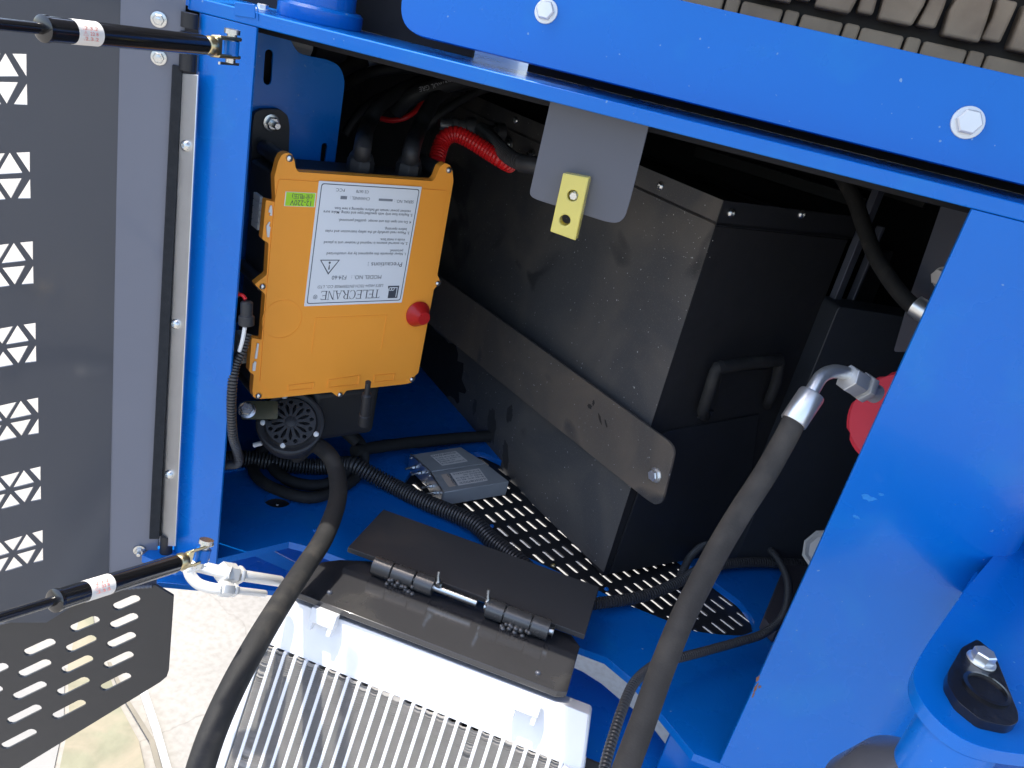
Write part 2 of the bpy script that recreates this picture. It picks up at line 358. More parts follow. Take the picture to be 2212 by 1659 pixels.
for u, v in ((1195, 1222), (1310, 1273), (680, 1146), (1062, 1137)):
    domebolt('floor_screw', PZ(u, v, FZ), (0, 0, 1), .0042, fr, yz if u == 1195 else blue)
# weld bead at the left floor corner
b = MB(); b.tube([PZ(470, 1022, FZ+.002), PZ(500, 1016, FZ+.002), PZ(530, 1012, FZ+.002)], .003, 8, 4, rib=.3, pitch=.004); obj('weld_bead', b, blue, fr)
# slotted plate just beneath the opening
sp = [(868, 1068), (862, 1036), (885, 1000), (960, 972), (1040, 964), (1350, 1104), (1545, 1240), (1612, 1290), (1645, 1336), (1645, 1370), (1610, 1390), (1560, 1386), (1495, 1380), (1365, 1326), (1105, 1203), (980, 1130), (905, 1102)]
SZ = FZ-.0135
holes = []
org = PZ(1107, 1143, SZ); la = PZ(1128, 1138, SZ)-org; lc = PZ(1134.5, 1173.5, SZ)-org
dirs = PZ(1118, 1152, SZ)-PZ(1096, 1133, SZ); SLL = dirs.length; dirs.normalize(); perp = V((-dirs.y, dirs.x, 0))
outl = [PZ(u, v, SZ) for u, v in sp]
def inside(p, poly, marg=.009):
    c = False; n = len(poly)
    for i in range(n):
        a, d = poly[i], poly[(i+1) % n]
        if ((a.y > p.y) != (d.y > p.y)) and p.x < (d.x-a.x)*(p.y-a.y)/(d.y-a.y)+a.x: c = not c
        ab = d-a; t = max(0, min(1, (p-a).dot(ab)/ab.length_squared)); 
        if (a+ab*t-p).length < marg: return False
    return c
for i in range(-40, 41):
    for j in range(-20, 21):
        c_ = org+la*i+lc*j
        if inside(c_, op3, .0115): holes.append(slot(c_, dirs, perp, SLL*1.05, .0036, 4))
print('slots', len(holes), SLL)
b = MB(); b.plate(outl, holes, (0, 0, -.003)); obj('slotted_plate', b, black, fr, smooth=30)
# lower chassis seen under the floor
LZ = -.885
b = MB(); b.plate([PZ(u, v, LZ) for u, v in ((300, 1254), (341, 1258), (416, 1265), (587, 1276), (690, 1290), (760, 1180), (300, 1080))], [], (0, 0, -.010)); obj('lower_plate', b, blue, fr, bevel=.001)
b = MB(); q = [PZ(547, 1200, FZ-.013), PZ(589, 1190, FZ-.013), PZ(684, 1239, -.86), PZ(662, 1252, -.86)]; b.plate(q, [], (.0, .004, -.002)); obj('gusset', b, blue, fr, bevel=.0006)
b = MB(); b.plate([PZ(u, v, LZ) for u, v in ((1120, 1420), (1235, 1440), (1262, 1452), (1300, 1476), (1342, 1512), (1392, 1548), (1440, 1610), (1465, 1720), (1100, 1800))], [], (0, 0, -.14)); obj('lower_box', b, blue, fr, bevel=.001)
b = MB(); b.plate([V((.16, .86, FZ-.02)), V((.62, .86, FZ-.02)), V((.62, .86, -1.2)), V((.16, .86, -1.2))], [], (0, .01, 0)); obj('lower_web', b, blue, fr, bevel=.001)
b = MB(); b.bx(.2, .75, .78, .86, -.90, -.885); obj('lower_flange', b, blue, fr, bevel=.001)
# black lining of the compartment: back, left, right
b = MB(); b.bx(-1.0, .9, 1.75, 1.76, FZ-.012, -.062); obj('back_panel', b, blackm, fr)
for z_, h_, m_ in ((FZ, .12, blue), (FZ+.12, .58, blackm)):
    b = MB(); b.bx(-.83, -.82, .855, 1.75, z_, z_+h_); obj('left_lining', b, m_, fr)
    b = MB(); b.bx(-.83, -.578, .846, .855, z_, z_+h_); obj('corner_lining', b, m_, fr)
b = MB(); b.bx(-.95, -.585, .846, 1.75, -.0615, -.049); obj('side_roof', b, blue, fr)
b = MB(); b.bx(.46, .47, .86, 1.75, FZ, -.062); obj('right_lining', b, black, fr)
b = MB(); b.bx(-.95, .46, .90, 1.75, -.075, -.063); obj('roof_lining', b, blackm, fr)

# unseen panels added over the compartment: keep the sun and the zenith off the frame
hd = thing('added_shade', 'unseen dark grey panels added above the compartment to shade the frame', 'added shade panel', (.5, .9, .92))
b = MB(); b.bx(-.50, 2.2, .18, 2.4, .90, .93); obj('shade_sheet', b, grey, hd, bevel=.01)
b = MB(); b.bx(-.86, -.505, .79, 1.75, .902, .928); obj('shade_side', b, grey, hd, bevel=.01)

random.seed(21)
RP = Plane((0, Y0-.0003, 0), (0, -1, 0), (1, 0, 0))
def blot(name, u, v, rx_, ry_, m, n=18):
    c_ = RP.at(u, v); P = []
    for k in range(n):
        t = 2*math.pi*k/n; j = random.uniform(.55, 1.1); P.append(c_+V((rx_*j*math.cos(t), 0, ry_*j*math.sin(t))))
    b = MB(); b.plate(P, [], (0, .0002, 0)); obj(name, b, m, fr, smooth=0)
sc1 = mat('pale_scuff', (.012, .21, .60), .5, var=.3, vscale=200); rst = mat('rust', (.20, .09, .05), .9, var=.4, vscale=200)
for (u, v, a_, c_) in ((1876, 1076, .010, .004), (1903, 1068, .003, .002), (1850, 1117, .004, .002)): blot('paint_scuff', u, v, a_, c_, sc1)
for (u, v, a_, c_) in ((1637, 1466, .0018, .006), (1633, 1485, .0016, .009), (1641, 1484, .0016, .003), (1627, 1502, .0012, .004)): blot('rust_mark', u, v, a_, c_, rst)
# ------------------------------------------------------------------ rubber track behind the beam
YT = 1.02
tr = thing('rubber_track', 'dusty brown rubber crawler track behind the blue beam', 'track', PY(2000, 40, YT))
trub = mat('track_rubber', (.24, .18, .125), .9, var=.35, vscale=18, bump=.6, bscale=120, dirt=((.36, .28, .19), 11, .4, .7), spec=.15)
trd = mat('track_base', (.030, .027, .024), .95, var=.3, vscale=30)
T = Plane((0, YT, 0), (0, -1, 0), (1, 0, 0)); a = T.at(1480, -60); c_ = T.at(2400, 250)
b = MB(); b.bx(a.x-.1, c_.x+.25, YT+.012, YT+.06, -.02, .42); obj('track_belt', b, trd, tr)
ox = T.at(1480, -20).x
zl = T.at(1900, 62).z; PRD = .066
def lug(name, x0, x1, z0, z1, y0, wob=0):
    P = [V((x0+random.uniform(-wob, wob), y0, z0)), V((x1+random.uniform(-wob, wob), y0, z0)), V((x1+random.uniform(-wob, wob), y0, z0+(z1-z0)*.5)), V((x1+random.uniform(-wob, wob), y0, z1)), V((x0+random.uniform(-wob, wob), y0, z1)), V((x0+random.uniform(-wob, wob), y0, z0+(z1-z0)*.55))]
    b = MB(); b.prism(P, (0, YT+.014-y0, 0)); obj(name, b, trub, tr, bevel=.003)
for k in range(10):
    x = ox+PRD*k
    lug('flat_lug', x, x+.045, zl-.046, zl-.002, YT-.002, .0006); lug('narrow_lug', x+.0475, x+.0635, zl-.045, zl-.001, YT-.001, .0006)
    lug('flat_lug', x, x+.045, zl-.092, zl-.050, YT-.002, .0006); lug('narrow_lug', x+.0475, x+.0635, zl-.092, zl-.049, YT-.001, .0006)
    x += .012
    lug('tall_lug', x, x+.036, zl+.006+random.uniform(-.002, .002), zl+.050, YT-.016, .003); lug('narrow_lug', x+.040, x+.058, zl+.010, zl+.050, YT-.012, .002)
    lug('tall_lug', x, x+.036, zl+.058, zl+.11, YT-.014, .003); lug('narrow_lug', x+.040, x+.058, zl+.058, zl+.11, YT-.012, .002)

# ------------------------------------------------------------------ mounting plate and receiver (both turned 53 degrees)
UW = yaw(53); NR = V((UW.y, -UW.x, 0))
p0 = PY(593, 369, .87); R = Plane(p0, NR, UW)
MPOFF = -.115
mp = thing('mounting_panel', 'blue panel with two slots and a rounded corner behind the orange receiver', 'panel', R.at(650, 300, MPOFF))
pts = [(530, 20), (617, 40), (618, 62), (640, 112), (662, 120), (705, 128), (733, 140), (746, 172), (720, 380), (700, 620), (480, 640)]
P = [R.at(u, v, MPOFF) for u, v in pts]; P = rounded(P, [0, 0, 0, .012, .01, .004, .012, .012, 0, 0, 0], 4)
def pxslot(pl, off, u0, v0, u1, v1, wpx):
    a = pl.at(u0, v0, off); c = pl.at(u1, v1, off); ax = (c-a); L_ = ax.length; r = wpx; bx_ = pl.n.cross(ax).normalized(); return slot((a+c)/2, ax, bx_, L_, r, 5)
hs = [pxslot(R, MPOFF, 582, 107, 577, 183, .0052), pxslot(R, MPOFF, 702, 309, 697, 352, .0042)]
b = MB(); b.plate(P, hs, -R.n*.004); obj('panel_sheet', b, blue, mp, bevel=.0005)
b = MB(); q = [R.at(u, v, MPOFF-.03) for u, v in ((560, 90), (600, 90), (720, 360), (560, 360))]; b.plate(q, [], -R.n*.002); obj('panel_backing', b, blackm, mp)
# black bracket with stud
bp = [(546, 268), (550, 244), (566, 236), (605, 236), (622, 250), (626, 275), (620, 420), (540, 420)]
b = MB(); b.plate(rounded([R.at(u, v, MPOFF+.012) for u, v in bp], .004, 3), [], -R.n*.008); br = obj('mounting_bracket', b, plast, mp, bevel=.001)
hexbolt('bracket_stud', R.at(586, 265, MPOFF+.013), R.n, .0085, mp, steel, washer=1.3, h=.006, stud=.014)

rc = thing('radio_receiver', 'orange and black radio control receiver box with red button', 'receiver box', R.at(740, 620))
cr = lambda x, y: (493.7+.3307*x, 329.2+.3307*y)
lid = [(325, 60), (345, 18), (372, 4), (412, 8), (430, 50), (438, 100), (455, 128), (700, 144), (1330, 188), (1352, 168), (1382, 92), (1415, 70), (1448, 84), (1462, 120), (1470, 185), (1364, 800), (1386, 850), (1342, 892), (1240, 1440), (1215, 1462), (1200, 1500), (1165, 1512), (770, 1556), (742, 1592), (712, 1596), (674, 1566), (285, 1606), (200, 1610), (163, 1600), (156, 1560), (166, 1452), (134, 1432), (152, 1212), (216, 1225), (240, 928), (170, 862), (250, 800), (262, 592), (220, 570), (245, 310), (306, 326), (300, 160)]
L3 = [R.at(*cr(x, y)) for x, y in lid]
b = MB(); b.plate(rounded(L3, .0022, 2), [], -R.n*.012); obj('lid', b, orange, rc, bevel=.0018, seg=3)
# raised inner field of the lid
inn = [(330, 175), (1425, 250), (1345, 800), (1215, 1440), (1150, 1480), (280, 1572), (205, 1500), (250, 900), (300, 330)]
b = MB(); b.plate(rounded([R.at(*cr(x, y), .0012) for x, y in inn], .003, 3), [], -R.n*.002); obj('lid_field', b, orange, rc, bevel=.0009, seg=2)
# stepped rim along the top edge
b = MB(); b.plate([R.at(*cr(x, y), -.006) for x, y in ((450, 118), (1340, 178), (1340, 205), (450, 148))], [], -R.n*.010); obj('lid_rim', b, orange, rc, bevel=.0015)
# moulded marks
for q in (((650, 1485), (862, 1452), (855, 1515), (640, 1538)), ((950, 1455), (1088, 1442), (1080, 1488), (945, 1500)), ((388, 1520), (560, 1500), (556, 1540), (384, 1556))):
    q3 = [R.at(*cr(x, y), .0012) for x, y in q]; c_ = sum(q3, V())/4
    b = MB(); b.plate(q3, [[c_+(p-c_)*.88 for p in q3]], R.n*.0012); obj('lid_recess_rim', b, orange, rc, bevel=.0004)
for q in (((575, 1080), (1040, 1060), (1035, 1066), (575, 1086)), ((575, 1080), (548, 1312), (541, 1312), (568, 1080)), ((1040, 1060), (1005, 1280), (998, 1280), (1032, 1060))):
    b = MB(); b.plate([R.at(*cr(x, y), .0012) for x, y in q], [], R.n*.0005); obj('lid_line', b, orange, rc)
c_ = R.at(*cr(350, 1090), .0012); rr = .0275
b = MB(); b.plate(circ(c_, R.ux, R.uy, rr, 36), [circ(c_, R.ux, R.uy, rr*.975, 36)], R.n*.0005); obj('lid_circle', b, orange, rc)
# black base
base = [(300, 150), (455, 132), (1340, 195), (1465, 180), (1236, 1430), (1150, 1500), (285, 1596), (165, 1590), (180, 1440), (240, 900), (270, 560)]
b = MB(); b.plate([R.at(*cr(x, y), -.012) for x, y in base], [], -R.n*.078); obj('base', b, plast, rc, bevel=.003)
# base corner pillars behind the ears
for (x, y, r_) in ((385, 70, .011), (1425, 140, .011), (225, 865, .009), (200, 1570, .010), (1365, 850, .007), (1190, 1475, .009), (722, 1568, .008)):
    c_ = R.at(*cr(x, y), -.0122); b = MB(); b.lathe(c_, -R.n, [(r_, 0), (r_*.95, .074)], 16); obj('screw_pillar', b, plast, rc)
for (x, y, r_) in ((397, 38, .0046), (1437, 115, .0046), (222, 875, .0042), (1366, 855, .0042), (195, 1588, .0044), (727, 1582, .0042), (1197, 1482, .0042)):
    panscrew('lid_screw', R.at(*cr(x, y), .0004), R.n, r_, rc)
# white hinge clips on the left side
for pts in (((270, 345), (258, 390), (272, 392), (265, 410), (282, 412), (284, 380), (280, 345)), ((262, 452), (270, 452), (262, 480), (272, 486), (264, 552), (250, 552), (244, 480)), ((185, 1245), (175, 1300), (168, 1345), (184, 1345), (190, 1300), (196, 1245)), ((170, 1362), (180, 1365), (172, 1425), (154, 1425), (156, 1380))):
    b = MB(); b.plate([R.at(*cr(x, y), .0005) for x, y in pts], [], R.n*.0018); obj('hinge_clip', b, whitep, rc, bevel=.0004)
SIDE = Plane(R.at(*cr(215, 700), -.05), -UW, R.n)
for (ya, yb) in ((278, 500), (1180, 1360)):
    b = MB(); zt = R.at(*cr(200, ya), -.05).z; zb = R.at(*cr(180, yb), -.05).z
    for k in range(5):
        z_ = zt+(zb-zt)*(k+.5)/5; c_ = V((SIDE.p.x, SIDE.p.y, z_))-UW*(.006 if ya < 600 else .016)-R.n*.004; b.box(c_, UW*.006, R.n*.011, V((0, 0, (zt-zb)/11)))
    obj('hinge_leaf', b, whitep if ya < 600 else pinkw, rc, bevel=.0006)
# cable glands standing on the upper end
glands = []
for (u, v) in ((777, 352), (882, 354)):
    c_ = R.at(u, v+16, -.045); c_.z = R.at(700, 372, -.045).z-.006; b = MB()
    b.lathe(c_, (0, 0, 1), [(.0165, 0), (.0165, .008)], 18); b.lathe(c_+V((0, 0, .008)), (0, 0, 1), [(.0175, 0), (.0185, .002), (.0185, .017), (.017, .020)], 8)
    b.lathe(c_+V((0, 0, .028)), (0, 0, 1), [(.0165, 0), (.0165, .002), (.014, .007), (.011, .010), (.011, .004)], 22)
    obj('cable_gland', b, plast, rc, bevel=.0006); glands.append(c_+V((0, 0, .03)))
# red stop button
c_ = R.at(*cr(1232, 1052), .0012); b = MB()
b.lathe(c_, R.n, [(.0185, -.0005), (.0200, .003), (.0180, .006), (.0105, .019), (.0098, .0205), (.0001, .0208)], 32); obj('stop_button', b, redb, rc)
# antenna
b = MB(); p = PD(793, 848, 1.12); q = PD(784, 932, 1.17); d_ = (q-p).normalized()
b.lathe(p-d_*.02, d_, [(.004, 0), (.004, .022), (.0072, .024), (.0072, .062), (.0085, .063), (.0085, .082), (.0001, .083)], 16); obj('antenna', b, plast, rc)
# printed label (the box is mounted upside down)
lb = [(590, 185), (1262, 225), (1130, 980), (493, 1005)]
Lq = [R.at(*cr(x, y), .0015) for x, y in lb]
b = MB(); b.plate(rounded(Lq, .001, 2), [], R.n*.0003); lab = obj('label_sheet', b, white, rc)
TLr, TRr, BLr = Lq[2], Lq[3], Lq[1]          # reading corners
lw = (TRr-TLr).length; lh = (BLr-TLr).length; rx = -UW; ry = V((0, 0, -1))
LO = V((TLr.x, TLr.y, TLr.z))+R.n*.0005
def lp(fx, fy): return LO+rx*(fx*lw)-ry*(fy*lh)*1.0 if False else TLr.lerp(TRr, fx)+(BLr-TLr)*fy+R.n*.0005
tx = (TRr-TLr).normalized(); ty = -(BLr-TLr).normalized()
fr_o = [lp(.02, .02), lp(.98, .02), lp(.98, .98), lp(.02, .98)]; fr_i = [lp(.027, .026), lp(.973, .026), lp(.973, .974), lp(.027, .974)]
b = MB(); b.plate(rounded(fr_o, .004, 4), [rounded(fr_i, .0036, 4)], R.n*.0001); obj('label_border', b, ink, rc)
S = lh
def arc(cx, cy, rx_, ry_, a0, a1, tk_, n=10):      # bar of an arc, thin at its ends
    P = []
    for k in range(n+1):
        t = math.radians(a0+(a1-a0)*k/n); w_ = tk_*(.45+.55*abs(math.cos(t))); P.append(((cx+rx_*math.cos(t), cy+ry_*math.sin(t)), (cx+(rx_-w_)*math.cos(t), cy+(ry_-w_*.5)*math.sin(t))))
    return [(P[k][0], P[k+1][0], P[k+1][1], P[k][1]) for k in range(n)]
def rc4(x0, y0, x1, y1): return [((x0, y0), (x1, y0), (x1, y1), (x0, y1))]
ser = lambda x0, x1, y: rc4(x0, y, x1, y+.045)
stem = lambda x: rc4(x, 0, x+.12, 1)+ser(x-.08, x+.20, 0)+ser(x-.08, x+.20, .955)
GL = {'T': (.80, rc4(.34, 0, .46, 1)+ser(.24, .56, 0)+rc4(.02, .94, .78, 1)+rc4(.02, .78, .06, 1)+rc4(.74, .78, .78, 1)),
 'E': (.76, stem(.08)+rc4(.1, .94, .70, 1)+rc4(.1, 0, .72, .06)+rc4(.1, .49, .52, .54)+rc4(.66, .80, .70, 1)+rc4(.68, 0, .72, .22)+rc4(.49, .41, .53, .62)),
 'L': (.72, stem(.08)+rc4(.1, 0, .68, .06)+rc4(.64, 0, .68, .24)), 'C': (.86, arc(.46, .5, .42, .52, 50, 310, .13, 16)+rc4(.74, .68, .78, .98)+rc4(.74, .04, .77, .24)),
 'R': (.84, stem(.08)+arc(.34, .74, .30, .26, -90, 90, .12, 10)+rc4(.14, .95, .36, 1)+rc4(.14, .48, .36, .53)+[((.34, .5), (.46, .5), (.82, .02), (.66, .02))]+ser(.60, .88, 0)),
 'A': (.88, [((.10, 0), (.16, 0), (.47, 1), (.42, 1)), ((.40, 1), (.48, 1), (.80, 0), (.66, 0))]+rc4(.22, .32, .66, .37)+ser(.0, .26, 0)+ser(.56, .90, 0)),
 'N': (.90, rc4(.12, 0, .17, 1)+rc4(.72, 0, .77, 1)+[((.10, 1), (.24, 1), (.77, 0), (.70, 0))]+ser(.02, .27, 0)+ser(.62, .87, .955)+ser(.0, .2, .955))}
b = MB(); x_ = 0; wt = sum(GL[c][0] for c in 'TELECRANE'); o_ = lp(.255, .125)
for ch in 'TELECRANE':
    for qd in GL[ch][1]: b.add([o_+tx*((x_+a[0])*.60*lw/wt)+ty*(a[1]*.075*S) for a in qd], [(0, 1, 2, 3)])
    x_ += GL[ch][0]
obj('printed_text', b, ink, rc, smooth=0)
text('®', .05*S, lp(.885, .095), tx, ty, ink, rc)
text("LEE'S HIGH-TECH ENTERPRISE CO., LTD", .034*S, lp(.235, .172), tx, ty, ink, rc, w=.66*lw, shear=.2)
text('MODEL NO. :   F24-60', .047*S, lp(.27, .252), tx, ty, ink, rc, w=.50*lw)
text('Precautions :', .056*S, lp(.07, .362), tx, ty, ink, rc, w=.36*lw)
for s_, fx, fy, fw in (("1. Never dismantle this equipment by any unauthorized", .05, .445, .80), ("personnel.", .085, .472, .14), ("2. An external antenna is required if receiver unit is placed", .05, .535, .84), ("inside a metal box.", .085, .565, .26), ("3. Please read carefully all the safety instruction and rules", .05, .625, .84), ("before operating.", .085, .655, .23), ("4. Do not open this unit except  qualified personnel.", .05, .715, .73), ("5. Replace fuse only with specified type and rating. Make sure", .05, .775, .88), ("receiver power remain off before replacing a new fuse.", .075, .805, .76)):
    text(s_, .031*S, lp(fx, fy), tx, ty, ink, rc, w=fw*lw, bold=.006)
text('SERIAL NO. :', .034*S, lp(.06, .885), tx, ty, ink, rc, w=.20*lw)
text('CHANNEL :', .034*S, lp(.51, .892), tx, ty, ink, rc, w=.19*lw)
text('CE 0678', .032*S, lp(.53, .945), tx, ty, ink, rc, w=.12*lw); text('FCC', .032*S, lp(.76, .948), tx, ty, ink, rc, w=.08*lw)
b = MB(); b.plate([lp(.28, .87), lp(.42, .87), lp(.42, .888), lp(.28, .888)], [], R.n*.0001); obj('blurred_number', b, mat('smudge', (.22, .24, .27), .6, var=.5, vscale=600), rc); b = MB(); b.plate([lp(.73, .868), lp(.79, .868), lp(.79, .893), lp(.73, .893)], [], R.n*.0001); obj('blurred_number', b, mat('smudge', (.22, .24, .27), .6, var=.5, vscale=600), rc)
b = MB(); b.plate([lp(.81, .262), lp(.905, .385), lp(.715, .385)], [[lp(.81, .278), lp(.892, .379), lp(.728, .379)]], R.n*.0001); obj('warning_triangle', b, ink, rc)
b = MB(); b.plate([lp(.803, .305), lp(.817, .305), lp(.813, .345), lp(.807, .345)], [], R.n*.0001); b.plate(circ(lp(.81, .361), tx, ty, .0016, 10), [], R.n*.0001); obj('exclamation_mark', b, ink, rc)
b = MB(); b.plate([lp(.06, .045), lp(.165, .045), lp(.165, .115), lp(.18, .145), lp(.18, .155), lp(.06, .155)], [], R.n*.0001)
obj('hook_logo', b, ink, rc)
b = MB(); b.plate([lp(.075, .055), lp(.082, .055), lp(.082, .135), lp(.15, .135), lp(.15, .142), lp(.075, .142)], [], R.n*.0003)
for fx in (.125, .150): b.plate(circ(lp(fx, .128), tx, ty, .0028, 12), [circ(lp(fx, .128), tx, ty, .0018, 12)], R.n*.0003)
obj('hook_logo_line', b, white, rc)
# green voltage sticker
gq = [R.at(*cr(x, y), .0015) for x, y in ((372, 255), (573, 265), (562, 358), (362, 350))]
b = MB(); b.plate(gq, [], R.n*.0002); obj('voltage_sticker_border', b, offw, rc)
c_ = sum(gq, V())/4; gi = [c_+(p-c_)*.94 for p in gq]
b = MB(); b.plate(gi, [], R.n*.0004); obj('voltage_sticker', b, green, rc)
g0, g1, g2 = gq[2], gq[3], gq[1]; gt = (g1-g0).normalized(); gu = -(g2-g0).normalized(); gw = (g1-g0).length; gh = (g2-g0).length
text('12-220V', gh*.52, g0.lerp(g1, .14)+(g2-g0)*.44+R.n*.0006, gt, gu, ink, rc, w=gw*.68)
text('(全电压)', gh*.40, g0.lerp(g1, .12)+(g2-g0)*.84+R.n*.0006, gt, gu, ink, rc, w=gw*.66)

# ------------------------------------------------------------------ battery box, turned 45 degrees
BC = PZ(1300, 1245, FZ-.002); W1 = V((-.7071, .7071, 0)); W2 = V((.7071, .7071, 0)); N1 = V((-.7071, -.7071, 0)); N2 = V((.7071, -.7071, 0))
ZT = -.150; LB = .80; WB = .276
bb = thing('battery_box', 'dusty black steel battery box standing at an angle on the slotted floor', 'battery box', BC)
BL_ = Plane(BC, N1, W1); BR_ = Plane(BC, N2, W2)
def bxp(a, c, z): return BC+W1*a+W2*c+V((0, 0, z-BC.z))
b = MB(); z_b = BC.z; H_ = ZT-z_b
b.prism([bxp(0, 0, z_b), bxp(LB, 0, z_b), bxp(LB, WB, z_b), bxp(0, WB, z_b)], (0, 0, H_-.035)); body = obj('body', b, blackm, bb, bevel=.0018)
# dusty front skin sheet with a ragged clean patch at its far end
ragg = [(0, 0)]
fz = lambda u, v: BL_.at(u, v, .0012)
skin = [fz(1556, 452), fz(1304, 1236)]
low = [(1240, 1176), (1170, 1108), (1110, 1051), (1050, 992), (1010, 950), (988, 934), (975, 915), (968, 905), (960, 903), (957, 880), (965, 868), (962, 858), (972, 856), (980, 862), (986, 872), (992, 868), (991, 846), (1004, 850), (1007, 845), (998, 820), (1000, 800), (1001, 785), (988, 780), (990, 765), (984, 742), (968, 740), (960, 730), (940, 715), (930, 700), (890, 640), (880, 420), (880, 150)]
random.seed(3)
for u, v in low: skin.append(fz(u+random.uniform(-1, 1), v+random.uniform(-1, 1)))
b = MB(); b.plate(skin, [], -BL_.n*.0008); obj('front_sheet', b, dust, bb)
# lid with overhanging lip
b = MB(); b.plate([bxp(-.003, -.003, ZT-.033), bxp(LB+.003, -.003, ZT-.033), bxp(LB+.003, WB+.003, ZT-.033), bxp(-.003, WB+.003, ZT-.033)], [[bxp(.022, .022, ZT-.033), bxp(.022, WB-.02, ZT-.033), bxp(LB-.02, WB-.02, ZT-.033), bxp(LB-.02, .022, ZT-.033)]], (0, 0, .004)); obj('lid_flange', b, black, bb)
for (s_, e_, nn) in ((bxp(-.003, -.003, 0), bxp(LB, -.003, 0), N1), (bxp(-.003, -.003, 0), bxp(-.003, WB+.003, 0), N2)):
    b = MB(); s_ = V((s_.x, s_.y, ZT-.034)); e_ = V((e_.x, e_.y, ZT-.034))
    b.prism([s_, e_, e_-nn*.002, s_-nn*.002], (0, 0, .034)); obj('lid_lip', b, dust if nn is N1 else black, bb, bevel=.0006)
for (u, v) in ((1428, 402), (1115, 260)):
    domebolt('lid_bolt', BL_.at(u, v, .0035), N1, .0062, bb)
for (u, v) in ((1579, 460), (1731, 463)):
    domebolt('lid_bolt', BR_.at(u, v, .0035), N2, .0062, bb)
# carrying handle on the right face
P = [(1524, 896, .004), (1517, 890, .03), (1530, 855, .034), (1551, 796, .034), (1575, 788, .034), (1640, 781, .034), (1680, 778, .032), (1688, 785, .028), (1680, 820, .028), (1664, 865, .028)]
b = MB(); b.tube([BR_.at(1522, 898, .002), BR_.at(1519, 886, .022), BR_.at(1532, 845, .030), BR_.at(1547, 800, .030), BR_.at(1562, 790, .030)], .009, 12, 6); b.tube([BR_.at(1547, 796, .030), BR_.at(1600, 787, .030), BR_.at(1650, 781, .030), BR_.at(1684, 778, .028)], .0095, 12, 4); b.tube([BR_.at(1684, 780, .028), BR_.at(1678, 820, .026), BR_.at(1664, 860, .022), BR_.at(1658, 874, .002)], .0085, 12, 4)
obj('handle', b, rubber, bb)
q = [BR_.at(u, v, .004) for u, v in ((1518, 888), (1543, 888), (1528, 912), (1508, 904))]; b = MB(); b.prism(q, -BR_.n*.004); obj('handle_clip', b, plast, bb, bevel=.001)
b = MB(); b.plate([BR_.at(u, v, .002) for u, v in ((1562, 805), (1660, 797), (1645, 868), (1545, 880))], [], -BR_.n*.001); obj('handle_recess', b, blackm, bb)
# lower plate on the right face, rounded corner
q = [BR_.at(u, v, .004) for u, v in ((1424, 936), (1640, 895), (1600, 1190), (1318, 1240))]; b = MB(); b.plate(rounded(q, [.02, 0, 0, 0], 5), [], -BR_.n*.003); obj('lower_cover', b, black, bb, bevel=.0008)
# strap across the front
ST = Plane(PP(1420, 1020, BC+N1*.016, N1), V((-math.sin(math.radians(42.5)), -math.cos(math.radians(42.5)), 0)), V((math.cos(math.radians(42.5)), -math.sin(math.radians(42.5)), 0)))
sr = thing('clamping_strap', 'wide dusty steel strap bolted diagonally across the black battery box', 'strap', ST.at(1418, 1025))
q = [ST.at(u, v) for u, v in ((840, 520), (945, 594), (1180, 762), (1447, 955), (1457, 975), (1430, 1085), (1415, 1091), (1395, 1078), (1160, 890), (930, 702), (830, 620))]
b = MB(); b.plate(rounded(q, [0, .05, .05, .012, .008, .006, .006, .01, .05, .05, 0], 4), [], -ST.n*.004); obj('strap_band', b, sdust, sr, bevel=.0008)
def stain(pl, off, pts_, m, par, nm='stain', dz=.00015):
    for (u, v, a_, c_, rot_) in pts_:
        o0 = pl.at(u, v, off); P = []; ca_, sa_ = math.cos(rot_), math.sin(rot_)
        for k in range(20):
            t = 2*math.pi*k/20; j = random.uniform(.72, 1.1); x_, y_ = a_*j*math.cos(t), c_*j*math.sin(t); P.append(o0+pl.ux*(x_*ca_-y_*sa_)+pl.uy*(x_*sa_+y_*ca_))
        b = MB(); b.plate(P, [], pl.n*dz); obj(nm, b, m, par, smooth=0)
random.seed(5)
dk = mat('dark_smudge', (.040, .039, .038), .6, var=.15, vscale=40); sk = mat('strap_smudge', (.035, .031, .028), .6, var=.2, vscale=60)
stain(BL_, .0014, ((1101, 893, .011, .020, .1), (1062, 922, .017, .040, .35), (1092, 985, .012, .034, .45), (1025, 880, .008, .020, .2)), dk, bb)
stain(ST, .0003, ((1274, 878, .006, .0045, .4), (1282, 870, .003, .005, .2), (1296, 905, .0028, .009, .8), (1309, 915, .0022, .007, .8)), sk, sr)
wf = mat('paint_fleck', (.55, .55, .53), .6)
stain(BL_, .0015, tuple((random.uniform(1390, 1540), random.uniform(425, 560), random.uniform(.0003, .0007), random.uniform(.0003, .0010), random.uniform(0, 3)) for k in range(38) )+tuple((random.uniform(1000, 1450), random.uniform(420, 900), random.uniform(.0003, .0006), random.uniform(.0004, .0014), random.uniform(0, 3)) for k in range(30)), wf, bb, 'paint_fleck')
hexbolt('strap_bolt', ST.at(1417, 1026), ST.n, .0088, sr, satin, washer=1.3, h=.007)
